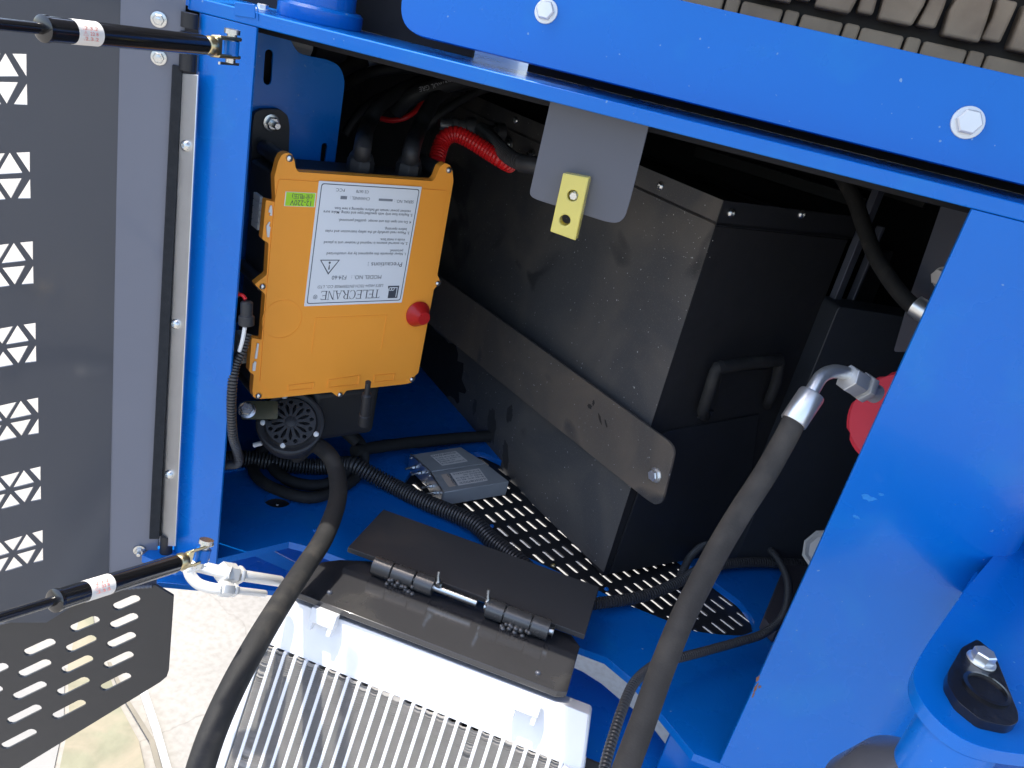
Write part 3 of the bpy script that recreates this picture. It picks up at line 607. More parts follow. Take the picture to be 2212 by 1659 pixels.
# vertical bars to the right of the box
ba = thing('support_bars', 'two upright dark steel bars beside the right end of the battery box', 'bracket', V((.22, 1.30, FZ)))
for (dx, w_, m_) in ((-.004, .015, grey), (.040, .006, grey)):
    p = V((.2155, 1.303, 0))+W2*dx; b = MB(); b.prism([p+N2*.012, p+N2*.012+W2*w_, p+W2*w_, p], (0, 0, .001)); b.v = [V((v.x, v.y, (FZ if v.z < .0005 else -.10 if dx < 0 else -.16))) for v in b.v]; obj('upright_bar', b, m_, ba, bevel=.0008)
p = V((.2155, 1.303, 0))+W2*.049; b = MB(); b.prism([p, p+W2*.06, p+W2*.06+V((0, .01, 0)), p+V((0, .01, 0))], (0, 0, 1)); b.v = [V((v.x, v.y, FZ if v.z < .5 else -.2)) for v in b.v]; obj('dark_web', b, black, ba)

# converters beside the box
cv_n = 0
def converter(q, zt, hh, lab, flip):
    t = thing('voltage_converter', lab, 'voltage converter', sum([PZ(u, v, zt) for u, v in q], V())/4-V((0, 0, hh)), 'aluminium voltage converters on the floor')
    P = [PZ(u, v, zt) for u, v in q]; c = sum(P, V())/4
    b = MB(); b.prism(P, (0, 0, -hh)); 
    obj('case', b, mat('anodised_grey', (.42, .43, .43), .4, .25, var=.10, vscale=40), t, bevel=.0015)
    ed = (P[0]-P[3]); ax = (P[3]-P[2]).normalized()*-1 if False else (P[0]-P[1]).normalized()
    e0, e1_ = P[0]+ax*.0015, P[3]+ax*.0015; wv = (e1_-e0).normalized()
    b = MB(); b.prism([e0-wv*.001, e1_+wv*.001, e1_+wv*.001-ax*.003, e0-wv*.001-ax*.003], (0, 0, -hh-.002)); b.v = [v+V((0, 0, .001)) for v in b.v]; obj('end_plate', b, alu, t, bevel=.0005)
    for f_ in (.08, .92):
        for dz in (.004, hh-.004): domebolt('case_screw', e0.lerp(e1_, f_)+V((0, 0, -dz))+ax*.001, ax, .0024, t)
    for f_ in (.3, .62):
        pt_ = e0.lerp(e1_, f_)+V((0, 0, -hh*.55))+ax*.001; b = MB(); b.lathe(pt_, ax, [(.0035, 0), (.0035, .005)], 6); b.lathe(pt_, ax, [(.002, .004), (.002, .018)], 10); obj('terminal_stud', b, steel, t)
    # sticker
    i0 = P[0]+(P[3]-P[0])*.2+(P[1]-P[0])*.30; a_ = (P[1]-P[0])*.52; b_ = (P[3]-P[0])*.62
    i = [i0, i0+a_, i0+a_+b_, i0+b_]; b = MB(); b.plate([p+V((0, 0, .0004)) for p in i], [], (0, 0, .0002)); obj('rating_sticker', b, offw, t)
    z_ = V((0, 0, .0008)); L_ = a_.length; H2 = b_.length; an = a_.normalized(); bn = b_.normalized()
    if flip: o_, tx_, ty_ = i0+a_+b_, -an, bn
    else: o_, tx_, ty_ = i0, an, -bn
    def rp(fx, fy): return o_+tx_*(fx*L_)-ty_*(fy*H2)+z_
    text('LL-DC/DC48/72VZ12V', H2*.19, rp(.03, .20), tx_, ty_, ink, t, w=L_*.9, bold=.01)
    for k, s_ in enumerate(('输入电压: 48-72V  输出: 12V', '输出电压: 12V  最大电流: 10A', '最大输出功率: 120W', '浙江绿力智能科技有限公司')):
        text(s_, H2*.13, rp(.04, .40+.17*k), tx_, ty_, ink, t, w=L_*(.9 if k != 2 else .6))
    if flip:
        i0 = P[0]+(P[3]-P[0])*.2+(P[1]-P[0])*.14; a_ = (P[1]-P[0])*.12; i = [i0, i0+a_, i0+a_+b_, i0+b_]
        b = MB(); b.plate([p+V((0, 0, .0004)) for p in i], [], (0, 0, .0002)); obj('date_sticker', b, mat('beige_sticker', (.62, .50, .40), .5), t)
        text('22V-2021', a_.length*.7, i0+a_*.8+b_*.08+z_, bn, an, ink, t, w=b_.length*.8)
    return t
CZ = FZ+.030
converter([(888, 982), (995, 965), (1050, 1000), (929, 1019)], CZ, .029, 'rear voltage converter, label upright, half behind its twin', False)
converter([(929, 1020), (1050, 1001), (1100, 1040), (957, 1064)], CZ, .029, 'front voltage converter with extra beige date sticker', True)

# ------------------------------------------------------------------ grey tab and yellow block
TP = Plane((0, .838, 0), (0, -1, 0), (1, 0, 0))
tb = thing('grey_tab', 'slate grey sheet metal tab with rounded corners hanging under the blue beam', 'metal tab', TP.at(1270, 300))
q = [TP.at(u, v) for u, v in ((1192, 205), (1148, 398), (1143, 420), (1155, 430), (1312, 480), (1335, 482), (1350, 470), (1362, 430), (1404, 262))]
b = MB(); b.plate(rounded(q, [0, .004, .006, .008, .008, .006, .006, .006, 0], 4), [], (0, .003, 0)); obj('tab_sheet', b, grey, tb, bevel=.0006)
b = MB(); b.bx(q[0].x, q[-1].x, .841, .90, -.0672, -.0642); obj('tab_flange', b, grey, tb)
YBk = Plane((0, .822, 0), (0, -1, 0), (1, 0, 0))
yb = thing('yellow_block', 'yellow acrylic block with two holes bolted to the grey tab', 'block', YBk.at(1233, 445))
q = [YBk.at(u, v) for u, v in ((1216, 374), (1272, 384), (1243, 520), (1188, 500))]
h1 = circ(YBk.at(1237, 423), (1, 0, 0), (0, 0, 1), .0058, 20); h2 = circ(YBk.at(1220, 476), (1, 0, 0), (0, 0, 1), .0058, 20)
b = MB(); b.plate(q, [h1, h2], (0, .0150, 0)); obj('block_body', b, yellow, yb, bevel=.0010)
hexbolt('block_bolt', YBk.at(1238, 424)+V((0, .006, 0)), (0, -1, 0), .0044, yb, steel, washer=1.2, h=.004)

# ------------------------------------------------------------------ radiator on its hinge
HZ = -.700
hp = thing('hinge_plate', 'dark grey hinge plate lying flat on the floor above the radiator', 'hinge plate', PZ(1020, 1240, HZ))
q = [PZ(u, v, HZ) for u, v in ((828, 1100), (1295, 1268), (1264, 1372), (751, 1182))]
b = MB(); b.plate(q, [], (0, 0, -.008)); obj('plate', b, mat('hinge_plate_grey', (.050, .049, .050), .42, 0, .15, .2, rv=.35, var=.1, vscale=9, dirt=((.085, .075, .065), 7, .55, .8)), hp, bevel=.001)
b = MB(); b.bx(q[3].x+.05, q[1].x-.05, .90, .95, FZ, HZ-.008); obj('riser', b, blue, hp)
rd = thing('radiator', 'silver aluminium radiator with vertical fins swung out on its hinge', 'radiator', PZ(900, 1500, -.9))
ph = math.radians(25); NRd = V((0, -math.cos(ph), math.sin(ph))); TD = V((0, -math.sin(ph), -math.cos(ph))); XX = V((1, 0, 0))
HB = PZ(980, 1265, HZ-.008)    # hinge axis point
p2 = math.radians(14); N2d = V((0, -math.cos(p2), math.sin(p2)))
P2 = Plane((0, HB.y-.004, HZ-.022), N2d.cross(XX), XX)
q = [P2.at(u, v) for u, v in ((694, 1214), (735, 1209), (800, 1212), (1235, 1372), (1253, 1396), (1226, 1494), (1204, 1494), (768, 1328), (645, 1281), (633, 1267))]
b = MB(); b.plate(q, [], -P2.n*.008); obj('hinge_leaf', b, mat('leaf_gloss', (.040, .040, .043), .16, 0, .3, .06, rv=.4, var=.1, vscale=9, bump=.08, bscale=40, dirt=((.075, .072, .068), 9, .55, .8)), rd, bevel=.0008)
for (u, v) in ((712, 1280), (1162, 1454)): domebolt('leaf_screw', P2.at(u, v, .0003), P2.n, .0036, rd, grey)
# hinge barrels
ax0 = PZ(808, 1219, HZ-.001); ax1 = PZ(1196, 1365, HZ-.001); aL = (ax1-ax0).length; aD = (ax1-ax0)/aL
def ap(u): 
    best = min(range(401), key=lambda i: abs(projx(ax0.lerp(ax1, i/400))-u)); return ax0.lerp(ax1, best/400)
def projx(p): c = M.transposed() @ p; return CX+FL*c.x/c.z
brl = mat('worn_black_paint', (.085, .082, .078), .26, .3, coat=.4, var=.3, vscale=60, bump=.2)
for (a_, c_, r_) in ((805, 848, .0135), (849, 896, .0128), (898, 938, .0135), (1052, 1090, .0135), (1091, 1148, .0128), (1149, 1187, .0138)):
    b = MB(); b.lathe(ap(a_), aD, [(r_*.9, 0), (r_, .001), (r_, (ap(c_)-ap(a_)).length-.001), (r_*.9, (ap(c_)-ap(a_)).length)], 26); obj('hinge_barrel', b, brl, rd)
b = MB(); b.lathe(ap(800), aD, [(.006, 0), (.0085, .002), (.0085, .006), (.0055, .007), (.0055, (ap(1030)-ap(800)).length)], 18); obj('hinge_pin', b, steel, rd)
b = MB(); b.lathe(ap(1047), aD, [(.0055, 0), (.0055, (ap(1194)-ap(1047)).length), (.0085, (ap(1194)-ap(1047)).length+.001), (.0085, (ap(1199)-ap(1047)).length)], 18); obj('hinge_pin', b, steel, rd)
for u in (946, 1053):
    b = MB(); p = ap(u)+V((0, -.002, .010)); b.tube([p, p+V((-.003, .002, .008)), p+V((-.004, .004, .016))], .0022, 8, 3); b.lathe(p-V((0, 0, .004)), (0, 0, 1), [(.005, 0), (.005, .006)], 10); obj('split_pin', b, steel, rd)
random.seed(11)
for u in (872, 1120):
    b = MB(); 
    for k in range(14):
        p = ap(u-24+k*4)+V((random.uniform(-.002, .002), -.0125+random.uniform(-.002, .002), -.002-random.uniform(0, .010))); r_ = random.uniform(.003, .005)
        b.lathe(p-V((0, 0, r_)), (0, -.5, 1), [(.0001, 0), (r_*.7, r_*.3), (r_, r_), (r_*.7, r_*1.7), (.0001, r_*2)], 9)
    obj('weld_spatter', b, brl, rd)
# radiator body
pf = q[7]+V((0, 0, 0)) - V((0, 0, 0)); F = Plane(pf-NRd*.002, NRd, XX)
bd = [(601, 1284), (1283, 1499), (1262, 1590), (1225, 1760), (1200, 1900), (380, 1900), (462, 1659), (522, 1440), (531, 1408), (548, 1368), (568, 1366), (573, 1362)]
b = MB(); b.plate([F.at(u, v) for u, v in bd], [], -NRd*.055)
def band(u0, v0, u1, v1, u2, v2, u3, v3, nm, off=.0, th=.05, m=alur, bev=.002):
    b = MB(); b.plate([F.at(u0, v0, off), F.at(u1, v1, off), F.at(u2, v2, off), F.at(u3, v3, off)], [], -NRd*th); return obj(nm, b, m, rd, bevel=bev)
fy = lambda u: 1395+.398*(u-573)
band(601, 1286, 1276, 1545, 1260, fy(1260), 573, fy(573)-6, 'upper_tank', -.005, .034, alur, .003)
A0 = F.at(573, 1400); SPX = (F.at(1173, fy(1173))-F.at(573, fy(573))).length/25.3
topz = lambda x: F.at(573, fy(573))+XX*(x-A0.x)
b = MB(); pts_s = []
p = topz(A0.x-.004); k0 = F.at(528, 1400)
band(548, 1366, 573, 1374, 575, 1410, 528, 1412, 'corner_block', .003, .05, alur, .003)
b = MB(); s0 = F.at(528, 1412); L_ = .5
b.prism([s0, topz(A0.x-.002), topz(A0.x-.002)+TD*L_, s0+TD*L_+XX*.006], -NRd*.055); obj('side_channel', b, alur, rd, bevel=.002)
ncol = 27
for i in range(ncol):
    x0 = A0.x+i*SPX; fw = SPX*.70; tp = topz(x0)
    # tube between fin strips, flush with the core face
    b = MB(); c_ = tp+XX*(fw+(SPX-fw)/2)+TD*.2385-NRd*.022; b.box(c_, XX*((SPX-fw)/2), TD*.24, NRd*.0215); obj('tube', b, mat('tube_matt', (.74, .75, .77), .8, 0, var=.06, vscale=60, spec=.2), rd, bevel=.0008)
    b = MB(); nf = 96; pit = .0026; vs = []; rnd = [random.uniform(-.35, .35) for _ in range(nf*2+2)]
    bend = random.randrange(10, nf) if random.random() < .5 else -10
    for k in range(nf*2):
        jit = rnd[k]*pit*.35; sag = (random.uniform(-1, 1)*pit*1.2 if abs(k/2-bend) < 4 else 0)
        dz_ = (0 if k > 3 else random.uniform(-.002, .002))
        for f_ in (0, .5, 1):
            cur = pit*(.35 if f_ == .5 else 0)
            vs.append(tp+XX*(f_*fw)+TD*(k*pit/2+jit+cur+sag+dz_)-NRd*(.0006 if k % 2 else .0038))
    fs = [(k*3+j, k*3+j+1, (k+1)*3+j+1, (k+1)*3+j) for k in range(nf*2-1) for j in (0, 1)]
    b.add(vs, fs); obj('fin_strip', b, finm, rd, smooth=0)
b = MB(); c_ = topz(A0.x+.22)+TD*.24-NRd*.045; b.box(c_, XX*.25, TD*.24, NRd*.003); obj('core_back', b, blackm, rd)
# right side plate and mounting lugs
xr = A0.x+ncol*SPX
b = MB(); b.prism([topz(xr), F.at(1262, fy(1262)), F.at(1262, fy(1262))+TD*.35, topz(xr)+TD*.35], -NRd*.05); obj('side_channel', b, alur, rd, bevel=.002)
for (u, v) in ((700, 1334), (1138, 1522)):
    b = MB(); p = F.at(u, v, .006); b.box(p, XX*.017, TD*.009, NRd*.006); b.box(p+TD*.013-XX*.013, XX*.003, TD*.006, NRd*.005); b.box(p+TD*.013+XX*.013, XX*.003, TD*.006, NRd*.005); obj('mounting_lug', b, alur, rd, bevel=.001)

# ------------------------------------------------------------------ hoses and conduits
def hose(name, label, cat, pts, r, m, rib=0, pitch=.0036, group=None, n=16, res=10):
    b = MB(); b.tube(pts, r, n, res, rib, pitch); o = obj(name, b, m, None, smooth=(30 if not rib else 22)); tag(o, label, cat, group); return o
FL_ = lambda u, v, h=.016: PZ(u, v, FZ+h)
hose('black_hose', 'thick black rubber hose running from the horn down past the radiator', 'hose',
     [PD(640, 985, 1.22), PD(675, 960, 1.19), PD(712, 985, 1.16), PD(729, 1030, 1.14), PD(728, 1085, 1.10), PD(700, 1160, 1.04), PD(655, 1230, .97), PD(602, 1310, .90), PD(548, 1400, .84), PD(500, 1490, .80), PD(460, 1580, .77), PD(430, 1670, .75), PD(400, 1780, .74)], lambda t: .0122+.0014*t, rubber)
# elbow hose on the right
E0 = PD(1712, 915, .86); eh = thing('hydraulic_hose', 'brown black hydraulic hose with silver elbow fitting above the red cap', 'hose', E0)
b = MB(); b.tube([PD(1722, 895, .862), PD(1700, 940, .858), PD(1655, 1020, .85), PD(1600, 1105, .84), PD(1555, 1180, .83), PD(1515, 1255, .82), PD(1470, 1345, .80), PD(1428, 1450, .78), PD(1385, 1570, .76), PD(1345, 1680, .74), PD(1310, 1790, .73)], .0126, 20, 10); obj('rubber_hose', b, hosem, eh)
b = MB(); p = PD(1756, 848, .866); q_ = PD(1713, 913, .861); d_ = (q_-p); L_ = d_.length
b.lathe(p, d_, [(.0095, 0), (.0138, .0015), (.0146, .004), (.0146, L_-.001), (.0140, L_)], 28); obj('crimp_sleeve', b, satin, eh)
b = MB(); b.tube([PD(1742, 868, .866), PD(1757, 840, .868), PD(1774, 814, .872), PD(1797, 803, .878), PD(1822, 805, .886), PD(1848, 815, .894)], .0078, 18, 8); obj('elbow_pipe', b, satin, eh)
nd = (PD(1880, 842, .905)-PD(1822, 808, .886)).normalized(); p = PD(1830, 815, .886)
b = MB(); b.lathe(p, nd, [(.0145, 0), (.0155, .001), (.0155, .020), (.0145, .022)], 6); obj('hex_nut', b, zwhite, eh)
b = MB(); b.lathe(p+nd*.025, nd, [(.0165, 0), (.0172, .001), (.0172, .008), (.0165, .009)], 6); b.lathe(p+nd*.020, nd, [(.011, 0), (.011, .03)], 20); obj('lock_nut', b, zwhite, eh)
# red filler cap, half behind the right post
tc = p+nd*.045; capn = V((-.62, -.62, .42)).normalized()
oc = PD(1938, 905, .97); capn = (nd*-1+V((-.1, -.5, .25))).normalized()
rcap = thing('filler_cap', 'red ribbed filler cap half hidden behind the right blue post', 'cap', oc)
b = MB(); n_ = 48; prof = [(.054, -.025), (.062, -.023), (.062, -.001), (.057, .003), (.0001, .0045)]
b.lathe(oc, capn, prof, n_)
for i in range(len(b.v)):
    k = (i % n_)
    if k % 6 == 0 and i < n_*3: b.v[i] = oc+(b.v[i]-oc)*.95
obj('cap_body', b, redc, rcap)
b = MB(); b.lathe(oc-capn*.05, capn, [(.049, 0), (.052, .022), (.044, .026)], 32); obj('filler_neck', b, zwhite, rcap)
b = MB(); wc = PD(1784, 1192, 1.05); 
for k in range(1): b.lathe(wc, (-.4, -.5, .5), [(.026, -.012), (.030, -.008), (.030, .004), (.026, .006), (.022, .002), (.0001, .003)], 9)
tag(obj('vent_knob', b, pinkw), 'small grey scalloped knob peeping out beside the right blue post', 'knob')
# tank behind the red cap
ta, tb_ = PZ(1590, 1224, FZ), PZ(1691, 1229, FZ); tdx = (tb_-ta).normalized(); print('tank', ta, tb_, PZ(1638, 1359, FZ), PZ(1665, 1389, FZ))
tk = Plane(tb_, V((tdx.y, -tdx.x, 0)), tdx); ztk = tk.at(1812, 662).z
xl_ = tk.at(1812, 662)
tnk = thing('oil_tank', 'dark grey oil tank behind the elbow fitting and red cap', 'tank', tb_)
tkm = mat('tank_grey', (.030, .034, .042), .5, var=.1)
b = MB(); b.plate(rounded([V((xl_.x, xl_.y, FZ)), V((xl_.x, xl_.y, ztk)), V((xl_.x, xl_.y, ztk))+tdx*.5, V((xl_.x, xl_.y, FZ))+tdx*.5], [0, .008, 0, 0], 3), [], -tk.n*.05); obj('tank_body', b, tkm, tnk, bevel=.003)
s0_, s1_, s2_ = tb_, PZ(1638, 1359, FZ), PZ(1665, 1389, FZ)
b = MB(); b.prism([s0_+V((0, 0, .001)), s1_+V((0, 0, .001)), s2_+V((0, 0, .001)), s2_+V((.12, .1, .001)), s0_+V((.15, .0, .001))], (0, 0, .022)); obj('tank_foot', b, mat('foot_grey', (.06, .055, .062), .45), tnk, bevel=.002)
# grey end bracket with bolt on the right
gp = Plane(PD(2020, 560, 1.02), (-.75, -.62, 0)); gb = thing('end_bracket', 'grey bracket plate with a pale bolt beside the right blue post', 'bracket', gp.at(2030, 560))
b = MB(); b.plate(rounded([gp.at(u, v) for u, v in ((2050, 395), (2150, 420), (2160, 760), (1930, 760), (1965, 640))], .004, 2), [], -gp.n*.006); obj('bracket_sheet', b, grey, gb)
hexbolt('bracket_bolt', gp.at(2036, 600, .001), gp.n, .011, gb, zwhite, washer=1.3)
rh = thing('upper_hose', 'black hose with silver end fitting curving down behind the right post', 'hose', PD(1860, 430, 1.12))
b = MB(); b.tube([PD(1780, 340, 1.2), PD(1815, 378, 1.15), PD(1845, 430, 1.12), PD(1868, 495, 1.09), PD(1892, 555, 1.06), PD(1930, 615, 1.03), PD(1965, 655, 1.01), PD(2000, 680, .99)], .0106, 14, 8); obj('rubber_hose', b, rubber, rh)
b = MB(); b.lathe(PD(1975, 660, 1.0), PD(2060, 712, .97)-PD(1975, 660, 1.0), [(.0105, 0), (.0140, .001), (.0140, .05)], 20); obj('crimp_sleeve', b, satin, rh)
# corrugated conduits
hose('ribbed_conduit', 'wide ribbed black conduit crossing the floor from left post to hinge plate', 'conduit',
     [FL_(455, 1000, .03), FL_(520, 990, .028), FL_(600, 1000, .022), FL_(680, 1008), FL_(740, 1003, .03), FL_(765, 1005, .035), FL_(790, 1018, .03), FL_(850, 1050), FL_(920, 1085), FL_(985, 1112, .02), FL_(1030, 1135, .022), FL_(1065, 1170), FL_(1110, 1204), FL_(1150, 1240, .013)], .0128, cond, .34, .0056)
hose('ribbed_conduit', 'ribbed black conduit leaving the right end of the hinge plate across the slotted plate', 'conduit',
     [FL_(1240, 1310, .02), FL_(1300, 1302, .02), FL_(1360, 1294, .018), FL_(1420, 1278, .02), FL_(1475, 1252, .022), FL_(1520, 1228, .02), FL_(1600, 1215, .02), FL_(1690, 1216, .02), FL_(1760, 1222, .02)], .0080, cond, .36, .0050)
hose('ribbed_conduit', 'thin ribbed black conduit looped round behind the hydraulic hose', 'conduit',
     [FL_(1464, 1262, .018), FL_(1476, 1232, .024), FL_(1495, 1198, .03), FL_(1530, 1170, .03), FL_(1570, 1158, .03), FL_(1620, 1162, .03), FL_(1668, 1192, .04), FL_(1697, 1240, .05), FL_(1703, 1285, .055), FL_(1690, 1332, .055), FL_(1650, 1368, .05), FL_(1600, 1385, .045), FL_(1540, 1402, .045), FL_(1480, 1418, .05), FL_(1425, 1432, .06), FL_(1395, 1450, .07), FL_(1367, 1480, .08), FL_(1345, 1530, .08), FL_(1325, 1590, .07), FL_(1308, 1650, .06), FL_(1295, 1720, .05)], .0057, cond, .38, .0046)
# coiled hose on the floor
def PFc(u, v, h): return PZ(u, v, FZ+h)
ca, cb = PFc(660, 1000, .03), None
pts = []
for (u, v, h) in ((770, 955, .07), (735, 925, .09), (700, 905, .10), (640, 920, .07), (580, 960, .04), (548, 1000, .02), (560, 1035, .016), (610, 1062, .016), (670, 1075, .016), (720, 1062, .016), (765, 1035, .016), (785, 1000, .03), (782, 965, .05), (760, 940, .055), (720, 930, .05), (660, 950, .04), (600, 985, .03), (590, 1010, .02), (630, 1040, .018), (690, 1048, .018), (735, 1030, .02), (762, 1000, .03)): pts.append(PFc(u, v, h))
hose('coiled_hose', 'black rubber hose coiled in loops on the blue floor under the horn', 'hose', pts, .0095, rubber)
hose('black_pipe', 'short straight black hose lying across the floor behind the converters', 'hose', [PFc(765, 975, .05), PFc(820, 965, .04), PFc(900, 955, .03), PFc(1010, 945, .02), PFc(1100, 940, .02)], .0112, rubber)
# cables leaving the glands
hose('gland_cable', 'thick black cable rising from the left cable gland', 'cable', [glands[0]-V((0, 0, .01)), glands[0]+V((0, 0, .02)), PD(793, 275, 1.22), PD(815, 235, 1.25), PD(850, 205, 1.3), PD(910, 178, 1.36), PD(1000, 160, 1.45), PD(1100, 170, 1.55)], .0118, plast)
hose('gland_cable', 'thick black cable rising from the right cable gland', 'cable', [glands[1]-V((0, 0, .01)), glands[1]+V((0, 0, .02)), PD(903, 285, 1.22), PD(920, 245, 1.26), PD(950, 205, 1.32), PD(1000, 182, 1.4), PD(1080, 175, 1.5), PD(1160, 190, 1.6)], .0122, plast)
hose('upper_cable', 'black cable arching across the top of the compartment near the roof', 'cable', [PD(740, 185, 1.35), PD(790, 160, 1.4), PD(860, 148, 1.42), PD(940, 148, 1.45), PD(1040, 165, 1.5)], .010, plast)
hose('upper_cable', 'thin black cable sagging from roof to panel behind the left gland', 'cable', [PD(745, 290, 1.42), PD(780, 240, 1.42), PD(830, 205, 1.45), PD(900, 190, 1.5), PD(960, 180, 1.55)], .008, plast)
hose('upper_cable', 'thin black cable curving behind the right gland cable', 'cable', [PD(900, 290, 1.5), PD(960, 240, 1.5), PD(1040, 195, 1.52), PD(1120, 180, 1.55)], .008, plast)
hose('red_wire', 'thin red wire looping behind the black gland cables', 'wire', [PD(822, 256, 1.36), PD(850, 260, 1.36), PD(880, 252, 1.36), PD(905, 230, 1.37), PD(915, 200, 1.38)], .0045, redp)
t_ = thing('hose_coupling', 'black hose with silver coupling behind the upper left corner panel', 'coupling', PD(800, 115, 1.4))
b = MB(); p = PD(728, 150, 1.42); q_ = PD(845, 100, 1.45); d_ = (q_-p).normalized(); L_ = (q_-p).length
b.lathe(p, d_, [(.016, 0), (.016, L_*.55)], 20); obj('rubber_hose', b, rubber, t_)
b = MB(); b.lathe(p+d_*L_*.5, d_, [(.018, 0), (.019, .002), (.019, .045), (.012, .047), (.012, .10)], 22); obj('crimp_sleeve', b, satin, t_)
t_ = thing('white_connector', 'pale grey plastic connector seen through the notch of the blue panel', 'connector', PD(650, 90, 1.3))
b = MB(); p = PD(618, 84, 1.28); q_ = PD(672, 96, 1.3); b.cyl(p, q_, .019, .019, 8); obj('connector_shell', b, whitep, t_, bevel=.002)
b = MB(); b.cyl(q_, PD(740, 108, 1.34), .022, .020, 16); obj('connector_nut', b, plast, t_, bevel=.002)
for nm, a_, c_, r_ in (('roof_rail', PD(1420, 300, 1.7), PD(1870, 440, 1.5), .011), ('roof_rail', PD(1400, 250, 1.8), PD(2000, 440, 1.5), .008)):
    b = MB(); d_ = (c_-a_).normalized(); sd_ = d_.cross(V((0, 0, 1))).normalized(); b.box((a_+c_)/2, d_*((c_-a_).length/2), sd_*.012, V((0, 0, r_))); obj(nm, b, mat('rail_grey', (.05, .05, .055), .5), fr, bevel=.001)
# printing along the cable
cb_ = thing('printed_cable', 'black cable with white printed lettering near the roof', 'cable', PD(950, 200, 1.3))
b = MB(); b.tube([PD(855, 240, 1.33), PD(885, 212, 1.31), PD(930, 192, 1.31), PD(980, 178, 1.32), PD(1040, 165, 1.34), PD(1100, 160, 1.37)], .0135, 14, 6); obj('sheath', b, plast, cb_)
pA = PD(1043, 160, 1.318); pB = PD(906, 192, 1.288); tdir = (pB-pA).normalized(); vdir = -(fwd.cross(tdir)).normalized()
text('PVC 600V CONTROL GRE', .011, pA-vdir*.003, -(-tdir) if False else tdir, (V((0, 0, -1))-tdir*(-tdir.z)).normalized(), mat('cable_print', (.35, .36, .38), .5), cb_, w=(pB-pA).length)
hose('power_conduit', 'ribbed red power conduit bending into the battery box', 'conduit', [PD(942, 350, 1.19), PD(950, 320, 1.2), PD(962, 298, 1.2), PD(985, 290, 1.2), PD(1015, 303, 1.2), PD(1050, 325, 1.2), PD(1085, 347, 1.2), PD(1105, 357, 1.22)], .0118, redp, .16, .0054)
hose('power_conduit', 'ribbed black power conduit crossing over the red one into the box', 'conduit', [PD(1040, 280, 1.3), PD(1060, 298, 1.25), PD(1080, 320, 1.2), PD(1105, 342, 1.17), PD(1130, 352, 1.15), PD(1160, 358, 1.14)], .0105, cond, .34, .0052)
hose('power_lead', 'smooth black sleeve behind the grey tab at the end of the conduits', 'cable', [PD(1124, 352, 1.13), PD(1160, 358, 1.12), PD(1230, 372, 1.12)], .013, plast)
for k, (u, v, d) in enumerate(((985, 270, 1.33), (1050, 283, 1.35))):
    p = PD(u, v, d); ax = (PD(u+60, v+4, d+.02)-p).normalized(); b = MB()
    b.lathe(p-ax*.03, ax, [(.008, 0), (.009, .002), (.009, .02), (.012, .022), (.012, .030), (.010, .032), (.010, .045), (.015, .047), (.015, .062), (.002, .063)], 20)
    tag(obj('cable_connector', b, black if k else mat('grey_connector', (.12, .125, .13), .3, .5)), ('round metal cable connector above the red conduit' if k == 0 else 'small black cable connector on the battery box wall'), 'connector')
for k, (u, v) in enumerate(((1103, 312), (1150, 336))):
    p = BL_.at(u, v, .004); b = MB(); b.lathe(p, N1, [(.009, 0), (.009, .004), (.005, .005), (.005, .010)], 20); obj('wall_socket', b, steel, bb)
# horn
hn = thing('horn', 'round black horn with petal shaped grille below the orange receiver', 'horn', PD(631, 912, 1.16))
hc = PD(628, 912, 1.16); hn_n = (-(ray(628, 912).normalized())+V((-.05, 0, .35))).normalized(); HP = Plane(hc, hn_n)
b = MB(); b.lathe(hc, HP.n, [(.030, -.045), (.046, -.040), (.0485, -.012), (.0490, -.004), (.0470, 0), (.0440, .001), (.0385, -.002), (.0365, .002), (.0362, .0025), (.0358, -.004)], 48); obj('horn_shell', b, plast, hn)
b = MB(); b.lathe(hc-HP.n*.004, HP.n, [(.036, -.001), (.036, 0)], 36); obj('grille_backing', b, blackm, hn)
hl = []
for k in range(13):
    t = 2*math.pi*k/13; d_ = HP.ux*math.cos(t)+HP.uy*math.sin(t); s_ = -HP.ux*math.sin(t)+HP.uy*math.cos(t); c_ = hc+HP.n*.003
    hl.append([c_+d_*.0105, c_+d_*.017+s_*.0019, c_+d_*.022+s_*.0024, c_+d_*.0265+s_*.0010, c_+d_*.0275, c_+d_*.0265-s_*.0010, c_+d_*.022-s_*.0024, c_+d_*.017-s_*.0019])
    t += math.pi/13; d_ = HP.ux*math.cos(t)+HP.uy*math.sin(t); s_ = -HP.ux*math.sin(t)+HP.uy*math.cos(t); hl.append(circ(c_+d_*.0298, d_, s_, .0030, 10))
b = MB(); b.plate(circ(hc+HP.n*.003, HP.ux, HP.uy, .0358, 48), hl, -HP.n*.0025); obj('horn_grille', b, plast, hn, bevel=.0003)
b = MB(); b.lathe(hc+HP.n*.003, HP.n, [(.008, -.001), (.008, .001), (.005, .0022), (.0001, .0025)], 24); obj('horn_hub', b, plast, hn)
for (u, v) in ((568, 913), (611, 962), (683, 938), (615, 858)):
    p = HP.at(u, v); b = MB(); b.lathe(p, HP.n, [(.0042, -.001), (.004, .0015), (.0026, .003), (.0001, .0035)], 14); obj('rim_rivet', b, whitep, hn)
hbk = thing('horn_bracket', 'small olive steel bracket with a bolt beside the horn', 'bracket', PD(535, 885, 1.12))
bkp = Plane(PD(535, 885, 1.13), HP.n); b = MB(); b.plate(rounded([bkp.at(u, v) for u, v in ((526, 866), (600, 866), (600, 905), (520, 905))], .004, 3), [], -bkp.n*.003); obj('bracket_sheet', b, mat('olive_zinc', (.10, .10, .06), .4, .6), hbk)
hexbolt('bracket_bolt', bkp.at(534, 886, .001), bkp.n, .0095, hbk, steel, washer=1.3)
